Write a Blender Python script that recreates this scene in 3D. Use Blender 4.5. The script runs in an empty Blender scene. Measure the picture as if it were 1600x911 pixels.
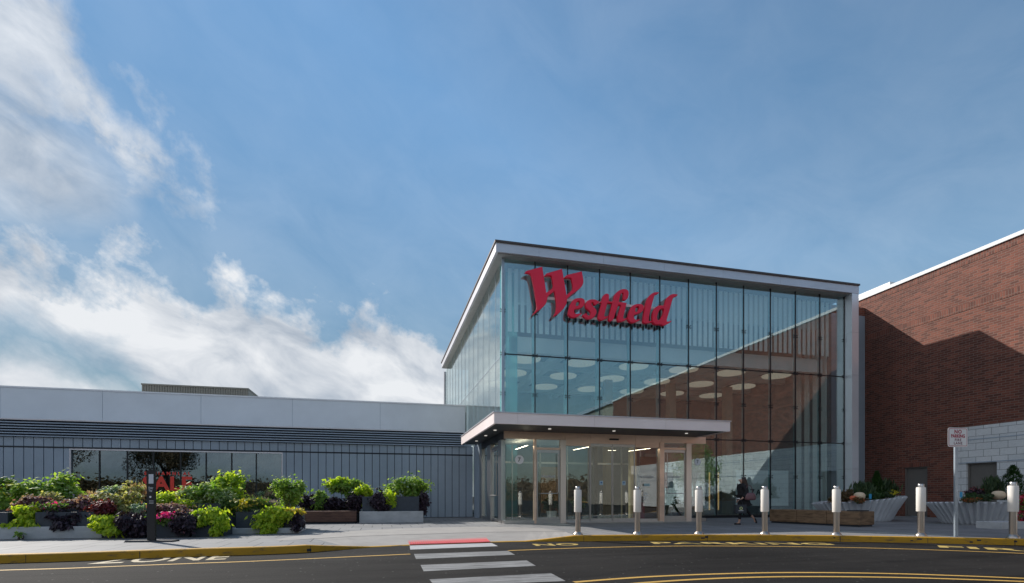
import bpy, bmesh, math, random
from mathutils import Vector, Matrix, noise as mnoise
R = math.radians
random.seed(7)
sc = bpy.context.scene
C = sc.collection

# ------------------------------------------------------------------ camera, sky, sun
EYE = 1.0                    # eye height above the pavement
FPX, CX, HY = 814.0, 800.0, 775.0
TH = R(14.0); CT, ST = math.cos(TH), math.sin(TH)
cam = bpy.data.objects.new('camera', bpy.data.cameras.new('camera')); C.objects.link(cam)
cam.location = (0, 0, EYE); cam.rotation_euler = (R(90), 0, -TH)
cam.data.sensor_width = 36; cam.data.lens = FPX/1600*36
cam.data.shift_y = (HY-455.5)/1600; cam.data.clip_end = 2000; cam.data.clip_start = .05
sc.camera = cam

w = bpy.data.worlds.new("World"); sc.world = w; w.use_nodes = True
SUN = Vector((-1, 1.21, 1.113)).normalized()
SUN_AZ = math.atan2(SUN.x, SUN.y)
SKY_STRENGTH = .12
sun = bpy.data.objects.new('sun', bpy.data.lights.new('sun', 'SUN')); C.objects.link(sun)
sun.data.energy = 4.0; sun.data.angle = R(.6); sun.data.color = (1, .94, .86)
sun.rotation_euler = SUN.to_track_quat('Z', 'Y').to_euler()
sc.view_settings.view_transform = 'Standard'; sc.view_settings.look = 'None'
sc.view_settings.exposure = .45; sc.view_settings.gamma = 1

def build_world():
    nt = w.node_tree; N = nt.nodes; L = nt.links; N.clear()
    out = N.new('ShaderNodeOutputWorld'); bg = N.new('ShaderNodeBackground')
    sky = N.new('ShaderNodeTexSky'); sky.sky_type = 'NISHITA'; sky.sun_disc = False
    sky.sun_elevation = math.asin(SUN.z); sky.sun_rotation = SUN_AZ
    sky.air_density = 1.15; sky.dust_density = .0; sky.ozone_density = 1.2
    bg.inputs['Strength'].default_value = SKY_STRENGTH
    tc = N.new('ShaderNodeTexCoord'); sp = N.new('ShaderNodeSeparateXYZ')
    L.new(tc.outputs['Generated'], sp.inputs[0])
    def m(op, a, b=None, c=None, clamp=False):
        n = N.new('ShaderNodeMath'); n.operation = op; n.use_clamp = clamp
        for i, v in enumerate((a, b, c)):
            if v is None: continue
            if isinstance(v, (int, float)): n.inputs[i].default_value = v
            else: L.new(v, n.inputs[i])
        return n.outputs[0]
    az = m('ARCTAN2', sp.outputs[0], sp.outputs[1])
    el = m('ARCSINE', sp.outputs[2])
    def noise(sx, sy, scale, detail, rough, dist=0, off=0, rot=0):
        cb = N.new('ShaderNodeCombineXYZ')
        a2 = m('ADD', m('MULTIPLY', az, sx*math.cos(rot)), m('MULTIPLY', el, sx*math.sin(rot)))
        e2 = m('ADD', m('MULTIPLY', az, -sy*math.sin(rot)), m('MULTIPLY', el, sy*math.cos(rot)))
        L.new(a2, cb.inputs[0]); L.new(e2, cb.inputs[1]); cb.inputs[2].default_value = off
        n = N.new('ShaderNodeTexNoise'); n.inputs['Scale'].default_value = scale
        n.inputs['Detail'].default_value = detail; n.inputs['Roughness'].default_value = rough
        n.inputs['Distortion'].default_value = dist
        L.new(cb.outputs[0], n.inputs['Vector']); return n.outputs['Fac']
    def curve(pts, x):
        # pts: (azimuth deg, value deg) -> radians / 1
        n = N.new('ShaderNodeFloatCurve'); cm = n.mapping; cu = cm.curves[0]
        lo, hi = -60., 60.
        ps = [((a-lo)/(hi-lo), v/60.) for a, v in pts]
        cu.points[0].location = ps[0]; cu.points[1].location = ps[-1]
        for p in ps[1:-1]: cu.points.new(*p)
        cm.update()
        t = m('DIVIDE', m('ADD', x, R(60)), R(120), clamp=True)
        L.new(t, n.inputs['Value']); return m('MULTIPLY', n.outputs[0], R(60))
    def px(x, y):
        u = (x-CX)/FPX; a = math.atan(u)+TH; e = math.atan((HY-y)/FPX*math.cos(math.atan(u)))
        return math.degrees(a), math.degrees(e)
    nbig = noise(1, 1.2, 6.0, 10, .56, .12, 0, R(-25))
    nfine = noise(1, 1.2, 17, 10, .62, .15, 3.1, R(-25))
    bump = m('ADD', m('MULTIPLY', m('SUBTRACT', nbig, .5), R(17)), m('MULTIPLY', m('SUBTRACT', nfine, .5), R(8)))
    # lower cloud bank: upper edge falling to the right
    top = curve([(-60, 27)]+[px(*p) for p in ((0, 345), (90, 385), (210, 385), (320, 425), (450, 455), (560, 470), (650, 488), (705, 518), (750, 640))]+[(30, -6), (60, -6)], az)
    a1 = m('DIVIDE', m('ADD', m('SUBTRACT', top, el), bump), R(3.2), clamp=True)
    # blue gap low in the bank
    gap = curve([(-60, 0)]+[px(*p) for p in ((0, 525), (100, 560), (220, 600))]+[(-14, 4), (60, 0)], az)
    d = m('ABSOLUTE', m('SUBTRACT', m('ADD', el, m('MULTIPLY', bump, .5)), gap))
    g1 = m('SUBTRACT', 1, m('DIVIDE', d, R(3.2)), clamp=True)
    a1 = m('MULTIPLY', a1, m('SUBTRACT', 1, m('MULTIPLY', g1, .7)))
    # upper wisp
    utop = curve([(-60, 60)]+[px(*p) for p in ((0, -260), (70, -140), (140, -10), (235, 120), (330, 230), (378, 330))]+[(-10, 0), (60, 0)], az)
    ulow = curve([(-60, 27)]+[px(*p) for p in ((0, 320), (100, 312), (200, 330), (300, 340), (360, 330))]+[(0, 30), (60, 30)], az)
    a2 = m('MULTIPLY', m('DIVIDE', m('ADD', m('SUBTRACT', utop, el), m('MULTIPLY', bump, 1.3)), R(7), clamp=True),
           m('DIVIDE', m('ADD', m('SUBTRACT', el, ulow), m('MULTIPLY', bump, .9)), R(5), clamp=True))
    thin = m('MULTIPLY_ADD', m('ADD', nfine, nbig), 1.1, -.18, clamp=True)
    a2 = m('MULTIPLY', a2, thin)
    a2 = m('MAXIMUM', a2, m('MULTIPLY', m('SUBTRACT', 1, m('SQRT', m('ADD', m('POWER', m('DIVIDE', m('SUBTRACT', az, R(px(10, 235)[0])), R(11)), 2), m('POWER', m('DIVIDE', m('SUBTRACT', el, R(px(10, 235)[1])), R(6.5)), 2))), clamp=True), m('MULTIPLY', nbig, 3.0)), clamp=True)
    # rest of the sky (behind and far left): broken cloud, none ahead to the right
    side = m('MULTIPLY', m('LESS_THAN', az, R(-38)), m('GREATER_THAN', az, R(-150)))
    nw = noise(1, 2, 3.2, 7, .6, .3, 9)
    a3 = m('MULTIPLY', m('MULTIPLY', m('SUBTRACT', nw, .36), 3.5, clamp=True), m('MULTIPLY', side, m('DIVIDE', m('SUBTRACT', R(-32), az), R(12), clamp=True)))
    cov = m('MAXIMUM', m('MAXIMUM', a1, m('MULTIPLY', a2, .85)), a3)
    cov = m('MULTIPLY', cov, m('GREATER_THAN', el, R(-1)))
    # faint high veil, mostly towards the right-hand horizon
    veil = m('MULTIPLY', noise(1, 2.2, 2.4, 6, .6, .4, 5, R(20)), .13)
    veil = m('ADD', veil, m('MULTIPLY', m('SUBTRACT', 1, m('DIVIDE', el, R(34)), clamp=True), .24))
    cov = m('MAXIMUM', m('POWER', cov, 1.15), veil)
    shade = m('MULTIPLY_ADD', m('SUBTRACT', noise(1, 1.8, 7, 8, .58, .5, 1.7, R(-20)), .5), 3.2, .58, clamp=True)
    # the heavy grey knot inside the upper cloud
    kx, ky = px(18, 235)
    kd = m('SQRT', m('ADD', m('POWER', m('DIVIDE', m('SUBTRACT', az, R(kx)), R(5.0)), 2), m('POWER', m('DIVIDE', m('SUBTRACT', el, R(ky)), R(4.0)), 2)))
    knot = m('SUBTRACT', 1, kd, clamp=True)
    shade = m('SUBTRACT', shade, m('MULTIPLY', knot, .5), clamp=True)
    ramp = N.new('ShaderNodeValToRGB'); e = ramp.color_ramp.elements
    e[0].position = 0; e[0].color = (2.5, 2.9, 3.45, 1); e[1].position = 1; e[1].color = (5.1, 5.25, 5.45, 1)
    L.new(shade, ramp.inputs[0])
    mix = N.new('ShaderNodeMix'); mix.data_type = 'RGBA'
    L.new(cov, mix.inputs[0])
    bw_ = N.new('ShaderNodeRGBToBW'); L.new(sky.outputs[0], bw_.inputs[0])
    k_ = m('DIVIDE', 1.0, m('ADD', 1.0, m('MULTIPLY', m('MAXIMUM', m('SUBTRACT', bw_.outputs[0], 2.6), 0), .42)))
    vs_ = N.new('ShaderNodeVectorMath'); vs_.operation = 'SCALE'; L.new(sky.outputs[0], vs_.inputs[0]); L.new(k_, vs_.inputs['Scale'])
    gn = N.new('ShaderNodeVectorMath'); gn.operation = 'MULTIPLY'; gn.inputs[1].default_value = (.63, .82, .86); L.new(vs_.outputs[0], gn.inputs[0])
    L.new(gn.outputs[0], mix.inputs[6]); L.new(ramp.outputs[0], mix.inputs[7])
    L.new(mix.outputs[2], bg.inputs['Color']); L.new(bg.outputs[0], out.inputs[0])
build_world()

# ------------------------------------------------------------------ measuring helpers
def G(x, y, z=0.):           # the point of the level z seen at (x, y) of the photograph
    u = (x-CX)/FPX; d = (EYE-z)*FPX/(y-HY)
    return Vector(((CT*u+ST)*d, (CT-ST*u)*d, z))
def XY(x, Y):                # X at depth Y
    u = (x-CX)/FPX; return Y*(CT*u+ST)/(CT-ST*u)
def YX(x, X):                # Y on the plane X
    u = (x-CX)/FPX; return X*(CT-ST*u)/(CT*u+ST)
def ZY(x, y, Y):
    u = (x-CX)/FPX; return EYE+(HY-y)/FPX*Y/(CT-ST*u)
def ZX(x, y, X):
    u = (x-CX)/FPX; return EYE+(HY-y)/FPX*X/(CT*u+ST)

# ------------------------------------------------------------------ materials
def newmat(name):
    m = bpy.data.materials.new(name); m.use_nodes = True
    return m, m.node_tree.nodes, m.node_tree.links, m.node_tree.nodes['Principled BSDF']
def mapping(N, L, scale=(1, 1, 1), coord='Object', swap=None):
    tc = N.new('ShaderNodeTexCoord'); mp = N.new('ShaderNodeMapping')
    src = tc.outputs[coord]
    if swap:
        sp = N.new('ShaderNodeSeparateXYZ'); cb = N.new('ShaderNodeCombineXYZ'); L.new(src, sp.inputs[0])
        for i, k in enumerate(swap): L.new(sp.outputs[k], cb.inputs[i])
        src = cb.outputs[0]
    mp.inputs['Scale'].default_value = scale; L.new(src, mp.inputs[0]); return mp.outputs[0]
def noise_tex(N, L, vec, scale, detail=5, rough=.6):
    n = N.new('ShaderNodeTexNoise'); n.inputs['Scale'].default_value = scale
    n.inputs['Detail'].default_value = detail; n.inputs['Roughness'].default_value = rough
    L.new(vec, n.inputs['Vector']); return n.outputs['Fac']
def ramp(N, L, fac, stops):
    r = N.new('ShaderNodeValToRGB'); e = r.color_ramp.elements
    while len(e) < len(stops): e.new(.5)
    for k, (p, c) in enumerate(stops):
        e[k].position = p; e[k].color = (c[0], c[1], c[2], 1)
    L.new(fac, r.inputs[0]); return r.outputs[0]
def mixc(N, L, fac, a, b, mode='MIX'):
    x = N.new('ShaderNodeMix'); x.data_type = 'RGBA'; x.blend_type = mode
    for s, v in ((0, fac), (6, a), (7, b)):
        if isinstance(v, (int, float)): x.inputs[s].default_value = v
        elif isinstance(v, tuple): x.inputs[s].default_value = (*v[:3], 1)
        else: L.new(v, x.inputs[s])
    return x.outputs[2]
def bump(N, L, b, h, strength=.3, dist=.01):
    n = N.new('ShaderNodeBump'); n.inputs['Strength'].default_value = strength; n.inputs['Distance'].default_value = dist
    L.new(h, n.inputs['Height']); L.new(n.outputs[0], b.inputs['Normal'])
def plain(name, col, rough=.6, metal=0, var=.12, scale=3, bmp=0, stretch=(1, 1, 1), emit=0, spec=.5):
    m, N, L, b = newmat(name)
    v = mapping(N, L, stretch)
    f = noise_tex(N, L, v, scale, 6, .65)
    c = ramp(N, L, f, [(.25, tuple(x*(1-var) for x in col)), (.75, tuple(min(1, x*(1+var)) for x in col))])
    L.new(c, b.inputs['Base Color']); b.inputs['Roughness'].default_value = rough; b.inputs['Metallic'].default_value = metal
    b.inputs['Specular IOR Level'].default_value = spec
    if bmp: bump(N, L, b, f, bmp, .01)
    if emit:
        b.inputs['Emission Color'].default_value = (*col, 1); b.inputs['Emission Strength'].default_value = emit
    return m
M = {}
M['steel'] = plain('brushed_steel', (.50, .485, .475), .30, 1, .10, 2.5, 0, (1, 1, .15))
M['steel_dull'] = plain('satin_aluminium', (.62, .61, .645), .42, .6, .10, .8, 0, (1, 1, 3))
M['reflect_warm'] = plain('steel_with_brick_reflection_tint', (.80, .58, .45), .32, .6, .14, 1.2, 0, (1, 1, 4))  # warm base colour stands in for brick and ground mirrored in stainless
M['warm_steel'] = plain('warm_satin_steel', (.78, .67, .58), .32, .5, .1, 2, 0, (1, 1, .2))
M['post_steel'] = plain('bollard_steel', (.50, .44, .39), .30, 1, .12, 3, 0, (1, 1, .15))
M['dark_metal'] = plain('black_anodised_metal', (.018, .021, .026), .4, .3)
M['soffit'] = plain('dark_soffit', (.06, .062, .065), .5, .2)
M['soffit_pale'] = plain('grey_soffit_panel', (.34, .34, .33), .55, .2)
M['white_paint'] = plain('white_paint', (.78, .78, .76), .5, 0, .05)
M['interior_white'] = plain('interior_plaster', (.66, .68, .67), .7, 0, .05)
M['interior_dark'] = plain('blue_grey_interior_wall', (.15, .165, .18), .7, 0, .2)  # dark blue-grey wall colour, randomly mottled
M['interior_floor'] = plain('lobby_terrazzo', (.28, .27, .25), .25, 0, .2, 9)
M['wood_wall'] = plain('oiled_wood', (.30, .19, .09), .5, 0, .25, 4, 0, (1, 1, .1))
M['red'] = plain('red_enamel', (.95, .012, .060), .42, 0, .05)
M['red_side'] = M['red']
M['sale_red'] = plain('red_vinyl', (.80, .05, .03), .5, 0, .05)
M['sign_white'] = plain('white_vinyl', (.80, .80, .80), .4, 0, .03)
M['sign_red'] = plain('dark_red_lettering', (.42, .02, .06), .5, 0, .05)
M['black'] = plain('black_lettering', (.02, .02, .022), .5)
M['galv'] = plain('galvanised_steel', (.36, .42, .48), .45, .7, .15, 8)
M['kiosk'] = plain('charcoal_powder_coat', (.012, .013, .016), .45, 0, .1)
M['planter'] = plain('slate_blue_planter', (.038, .050, .068), .55, 0, .18, 6)
M['soil'] = plain('bark_mulch', (.16, .085, .045), .95, 0, .5, 30, .6)
M['fascia'] = plain('pale_metal_fascia', (.66, .70, .74), .5, .08, .07, .6)
M['panel'] = plain('blue_grey_metal_panel', (.31, .37, .44), .5, .12, .14, .5)
M['panel_dark'] = plain('dark_reveal', (.02, .025, .035), .6)
M['louver'] = plain('slate_louvre', (.34, .41, .50), .5, .1, .1, .5)
M['lamp_white'] = plain('opal_diffuser', (.82, .78, .73), .35, 0, .02)
M['white_cap'] = plain('white_coping', (.74, .75, .76), .5, 0, .05)
M['beige'] = plain('beige_ribbed_metal', (.30, .28, .24), .6, .1, .06)
M['door_grey'] = plain('taupe_door_paint', (.155, .145, .135), .6, 0, .08)
M['line_yellow'] = None

def glow_mat(name, col, s):
    m, N, L, b = newmat(name)
    b.inputs['Base Color'].default_value = (*col, 1); b.inputs['Emission Color'].default_value = (*col, 1)
    b.inputs['Emission Strength'].default_value = s; return m
M['disc'] = glow_mat('ceiling_disc_lit', (.80, .70, .55), .20)
M['tube'] = glow_mat('linear_light_lit', (1, .84, .60), 9)
M['down'] = glow_mat('downlight_lit', (1, .95, .85), .4)

def glass(name, tint, refl, gloss=(.82, .95, .97), rough=0., wav=.0):
    m, N, L, b = newmat(name); N.remove(b)
    out = [n for n in N if n.type == 'OUTPUT_MATERIAL'][0]
    tr = N.new('ShaderNodeBsdfTransparent'); tr.inputs[0].default_value = (*tint, 1)
    gl = N.new('ShaderNodeBsdfGlossy'); gl.inputs['Color'].default_value = (*gloss, 1); gl.inputs['Roughness'].default_value = rough
    lw = N.new('ShaderNodeFresnel'); gm = N.new('ShaderNodeNewGeometry'); io = N.new('ShaderNodeMapRange'); io.inputs[3].default_value = 1.5; io.inputs[4].default_value = 1/1.5
    L.new(gm.outputs['Backfacing'], io.inputs[0]); L.new(io.outputs[0], lw.inputs['IOR'])
    mr = N.new('ShaderNodeMapRange'); mr.inputs[1].default_value = 0; mr.inputs[2].default_value = 1
    mr.inputs[3].default_value = refl; mr.inputs[4].default_value = 1; L.new(lw.outputs[0], mr.inputs[0])
    if wav:
        v = mapping(N, L, (1, 1, 1)); f = noise_tex(N, L, v, 1.1, 2, .5)
        bp = N.new('ShaderNodeBump'); bp.inputs['Strength'].default_value = wav; bp.inputs['Distance'].default_value = .02
        L.new(f, bp.inputs['Height']); L.new(bp.outputs[0], gl.inputs['Normal'])
    mx = N.new('ShaderNodeMixShader'); L.new(mr.outputs[0], mx.inputs[0]); L.new(tr.outputs[0], mx.inputs[1]); L.new(gl.outputs[0], mx.inputs[2])
    L.new(mx.outputs[0], out.inputs[0]); return m
M['glass'] = glass('curtain_wall_glass', (.93, .985, .985), .16, wav=.05)
M['glass_side'] = glass('side_curtain_wall_glass', (.86, .93, .93), .32, (.88, .95, .93), wav=.02)
M['glass_door'] = glass('door_glass', (.92, .965, .955), .10, (.93, .96, .95))
M['glass_shop'] = glass('shop_window_glass', (.55, .68, .70), .12, (.8, .9, .95))
def fin_mat():
    m, N, L, b = newmat('teal_glass_fin'); out = [n for n in N if n.type == 'OUTPUT_MATERIAL'][0]
    b.inputs['Base Color'].default_value = (.30, .62, .66, 1); b.inputs['Roughness'].default_value = .25
    tr = N.new('ShaderNodeBsdfTransparent'); tr.inputs[0].default_value = (.62, .88, .9, 1)
    tl = N.new('ShaderNodeBsdfTranslucent'); tl.inputs[0].default_value = (.45, .8, .82, 1)
    m1 = N.new('ShaderNodeMixShader'); m1.inputs[0].default_value = .5; L.new(b.outputs[0], m1.inputs[1]); L.new(tl.outputs[0], m1.inputs[2])
    m2 = N.new('ShaderNodeMixShader'); m2.inputs[0].default_value = .6; L.new(m1.outputs[0], m2.inputs[1]); L.new(tr.outputs[0], m2.inputs[2])
    L.new(m2.outputs[0], out.inputs[0]); return m
M['fin'] = fin_mat()
def blade_mat():
    m, N, L, b = newmat('white_sunshade_blade'); out = [n for n in N if n.type == 'OUTPUT_MATERIAL'][0]
    b.inputs['Base Color'].default_value = (.93, .95, .94, 1); b.inputs['Roughness'].default_value = .5
    tl = N.new('ShaderNodeBsdfTranslucent'); tl.inputs[0].default_value = (.8, .92, .9, 1)
    m1 = N.new('ShaderNodeMixShader'); m1.inputs[0].default_value = .2; L.new(b.outputs[0], m1.inputs[1]); L.new(tl.outputs[0], m1.inputs[2])
    L.new(m1.outputs[0], out.inputs[0]); return m
M['blade'] = blade_mat()

def brick_mat(name, c1, c2, mortar, bw, bh, ms, swap=(1, 2, 0), offset=.5, stain=.3, bmp=.5, rough=.85, bias=0.):
    m, N, L, b = newmat(name)
    v = mapping(N, L, (1, 1, 1), 'Object', swap)
    br = N.new('ShaderNodeTexBrick'); L.new(v, br.inputs['Vector'])
    br.offset = offset; br.inputs['Scale'].default_value = 1
    br.inputs['Brick Width'].default_value = bw; br.inputs['Row Height'].default_value = bh
    br.inputs['Mortar Size'].default_value = ms; br.inputs['Mortar Smooth'].default_value = .1; br.inputs['Bias'].default_value = bias
    br.inputs['Color1'].default_value = (*c1, 1); br.inputs['Color2'].default_value = (*c2, 1); br.inputs['Mortar'].default_value = (*mortar, 1)
    f = noise_tex(N, L, v, .6, 6, .6); f2 = noise_tex(N, L, v, 14, 4, .7)
    c = mixc(N, L, stain, br.outputs[0], ramp(N, L, f, [(.3, (.45, .45, .45)), (.7, (1, 1, 1))]), 'MULTIPLY')
    c = mixc(N, L, .35, c, ramp(N, L, f2, [(.3, (.55, .55, .55)), (.7, (1, 1, 1))]), 'MULTIPLY')
    L.new(c, b.inputs['Base Color']); b.inputs['Roughness'].default_value = rough
    inv = N.new('ShaderNodeMath'); inv.operation = 'SUBTRACT'; inv.inputs[0].default_value = 1; L.new(br.outputs['Fac'], inv.inputs[1])
    bump(N, L, b, inv.outputs[0], bmp, .012); return m
M['brick'] = brick_mat('red_brown_brick', (.25, .082, .052), (.115, .040, .028), (.24, .17, .14), .305, .102, .009)
M['soldier'] = brick_mat('soldier_course_brick', (.25, .082, .052), (.115, .040, .028), (.24, .17, .14), .102, .30, .008, offset=0)
M['cmu'] = brick_mat('pale_ground_face_block', (.80, .82, .84), (.70, .73, .76), (.20, .21, .23), .60, .30, .008, stain=.2)
M['pale_wall'] = plain('pale_stucco', (.27, .25, .22), .8)

def asphalt():
    m, N, L, b = newmat('worn_asphalt'); v = mapping(N, L)
    a = noise_tex(N, L, v, .35, 6, .6); g = noise_tex(N, L, v, 42, 4, .85)
    v2 = mapping(N, L, (.22, 1.6, 1)); s = noise_tex(N, L, v2, 1.1, 8, .7)
    c = ramp(N, L, a, [(.3, (.0125, .0115, .011)), (.7, (.024, .0222, .0212))])
    c = mixc(N, L, .9, c, ramp(N, L, s, [(.36, (.42, .42, .42)), (.50, (.95, .95, .95)), (.68, (1.35, 1.33, 1.3))]), 'MULTIPLY')
    c = mixc(N, L, 1, c, ramp(N, L, g, [(.3, (.5, .5, .5)), (.56, (1.0, 1.0, 1.0)), (.72, (2.2, 2.15, 2.1))]), 'MULTIPLY')
    vo = N.new('ShaderNodeTexVoronoi'); vo.inputs['Scale'].default_value = 5.5; L.new(v, vo.inputs['Vector'])
    c = mixc(N, L, ramp(N, L, vo.outputs['Distance'], [(.06, (1, 1, 1)), (.10, (0, 0, 0))]), c, (.13, .125, .12))
    cr = N.new('ShaderNodeTexVoronoi'); cr.feature = 'DISTANCE_TO_EDGE'; cr.inputs['Scale'].default_value = .32
    nz = N.new('ShaderNodeTexNoise'); nz.inputs['Scale'].default_value = 2.2; nz.inputs['Detail'].default_value = 6; L.new(v, nz.inputs['Vector'])
    ad = N.new('ShaderNodeVectorMath'); ad.operation = 'MULTIPLY_ADD'; ad.inputs[1].default_value = (.6, .6, 0); L.new(nz.outputs['Color'], ad.inputs[0]); L.new(v, ad.inputs[2]); L.new(ad.outputs[0], cr.inputs['Vector'])
    c = mixc(N, L, ramp(N, L, cr.outputs['Distance'], [(.002, (.8, .8, .8)), (.006, (0, 0, 0))]), c, (.008, .008, .008))
    L.new(c, b.inputs['Base Color']); b.inputs['Roughness'].default_value = .9; b.inputs['Specular IOR Level'].default_value = .15; bump(N, L, b, g, .55, .008); return m
M['asphalt'] = asphalt()
def paving():
    m, N, L, b = newmat('grey_pavers'); v = mapping(N, L)
    br = N.new('ShaderNodeTexBrick'); L.new(v, br.inputs['Vector']); br.offset = .5
    for k, x in (('Scale', 1), ('Brick Width', .62), ('Row Height', 1.22), ('Mortar Size', .013), ('Mortar Smooth', .1)): br.inputs[k].default_value = x
    br.inputs['Color1'].default_value = (.255, .255, .26, 1); br.inputs['Color2'].default_value = (.215, .217, .223, 1); br.inputs['Mortar'].default_value = (.07, .07, .08, 1)
    f = noise_tex(N, L, v, .8, 6, .6); g = noise_tex(N, L, v, 45, 4, .7)
    c = mixc(N, L, .6, br.outputs[0], ramp(N, L, f, [(.32, (.66, .66, .66)), (.62, (1, 1, 1))]), 'MULTIPLY')
    c = mixc(N, L, .5, c, ramp(N, L, g, [(.3, (.72, .72, .72)), (.7, (1, 1, 1))]), 'MULTIPLY')
    L.new(c, b.inputs['Base Color']); b.inputs['Roughness'].default_value = .75; bump(N, L, b, g, .2, .004); return m
M['paving'] = paving()
M['apron'] = plain('brushed_concrete', (.30, .285, .27), .85, 0, .16, 1.6, .1)
M['concrete'] = plain('cast_concrete', (.44, .45, .46), .8, 0, .22, 2.2, .2, (1, 1, 2))
def painted(name, col, under, wear=.5, scale=9, stretch=(1, 1, 1), lo=.40, hi=.52):
    m, N, L, b = newmat(name); v = mapping(N, L, stretch)
    f = noise_tex(N, L, v, scale, 8, .75); f2 = noise_tex(N, L, mapping(N, L), .9, 5, .6)
    mask = ramp(N, L, f, [(lo, (0, 0, 0)), (hi, (1, 1, 1))])
    cc = mixc(N, L, .5, col, ramp(N, L, f2, [(.3, (.6, .6, .6)), (.7, (1, 1, 1))]), 'MULTIPLY')
    c = mixc(N, L, mask, under, cc)
    L.new(c, b.inputs['Base Color']); b.inputs['Roughness'].default_value = .7; return m
M['kerb'] = painted('yellow_kerb_paint', (.56, .30, .014), (.17, .11, .045), lo=.33, hi=.47, scale=4, stretch=(1, 1, 3))
M['line_yellow'] = painted('yellow_road_paint', (.55, .33, .07), (.12, .09, .05), lo=.30, hi=.44, scale=22)
M['letter_yellow'] = painted('faded_yellow_lettering', (.50, .36, .10), (.07, .065, .055), lo=.30, hi=.42, scale=12)
M['letter_cream'] = painted('cream_lettering', (.46, .38, .24), (.09, .08, .07), lo=.26, hi=.38, scale=12)
M['white_line'] = painted('worn_white_crosswalk_paint', (.36, .36, .36), (.07, .07, .07), lo=.40, hi=.62, scale=3.6, stretch=(.5, 9, 1))
M['white_line_clean'] = painted('white_crosswalk_paint', (.46, .46, .47), (.10, .10, .10), lo=.34, hi=.50, scale=3.6, stretch=(.5, 9, 1))
M['tactile'] = plain('red_tactile_tile', (.42, .035, .04), .7, 0, .25, 8)
def timber(name, c1, c2):
    m, N, L, b = newmat(name); v = mapping(N, L, (1, 1, 7)); f = noise_tex(N, L, v, 2.4, 8, .7)
    L.new(ramp(N, L, f, [(.3, c1), (.5, c2), (.7, tuple(min(1, x*1.35) for x in c2))]), b.inputs['Base Color'])
    b.inputs['Roughness'].default_value = .8; bump(N, L, b, f, .5, .01); return m
M['timber'] = timber('weathered_timber', (.035, .02, .012), (.20, .125, .07))
M['timber_dark'] = timber('dark_red_timber', (.03, .016, .013), (.115, .058, .042))
M['bowl'] = plain('white_fluted_concrete', (.50, .53, .57), .6, 0, .10, 3)
M['skin'] = plain('skin', (.52, .30, .22), .5, 0, .05)
M['coat'] = plain('black_cloth', (.010, .010, .013), .85, 0, .2, 20)
M['hair'] = plain('dark_brown_hair', (.035, .018, .012), .5, 0, .4, 40, 0, (1, 1, .1))
M['bag'] = plain('mauve_leather', (.16, .075, .085), .45, 0, .15, 12)
M['tote'] = plain('charcoal_shopping_bag', (.022, .028, .038), .5, 0, .1)
M['logo_green'] = plain('pale_yellow_print', (.62, .66, .30), .5, 0, .03)
M['pumpkin'] = plain('orange_pumpkin_skin', (.62, .14, .06), .5, 0, .1)
M['gourd'] = plain('cream_pumpkin_skin', (.68, .54, .38), .55, 0, .1)
M['blue'] = plain('blue_plastic', (.03, .35, .65), .4)
M['bark'] = plain('bark', (.10, .07, .05), .9, 0, .3, 12, .5)

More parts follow.
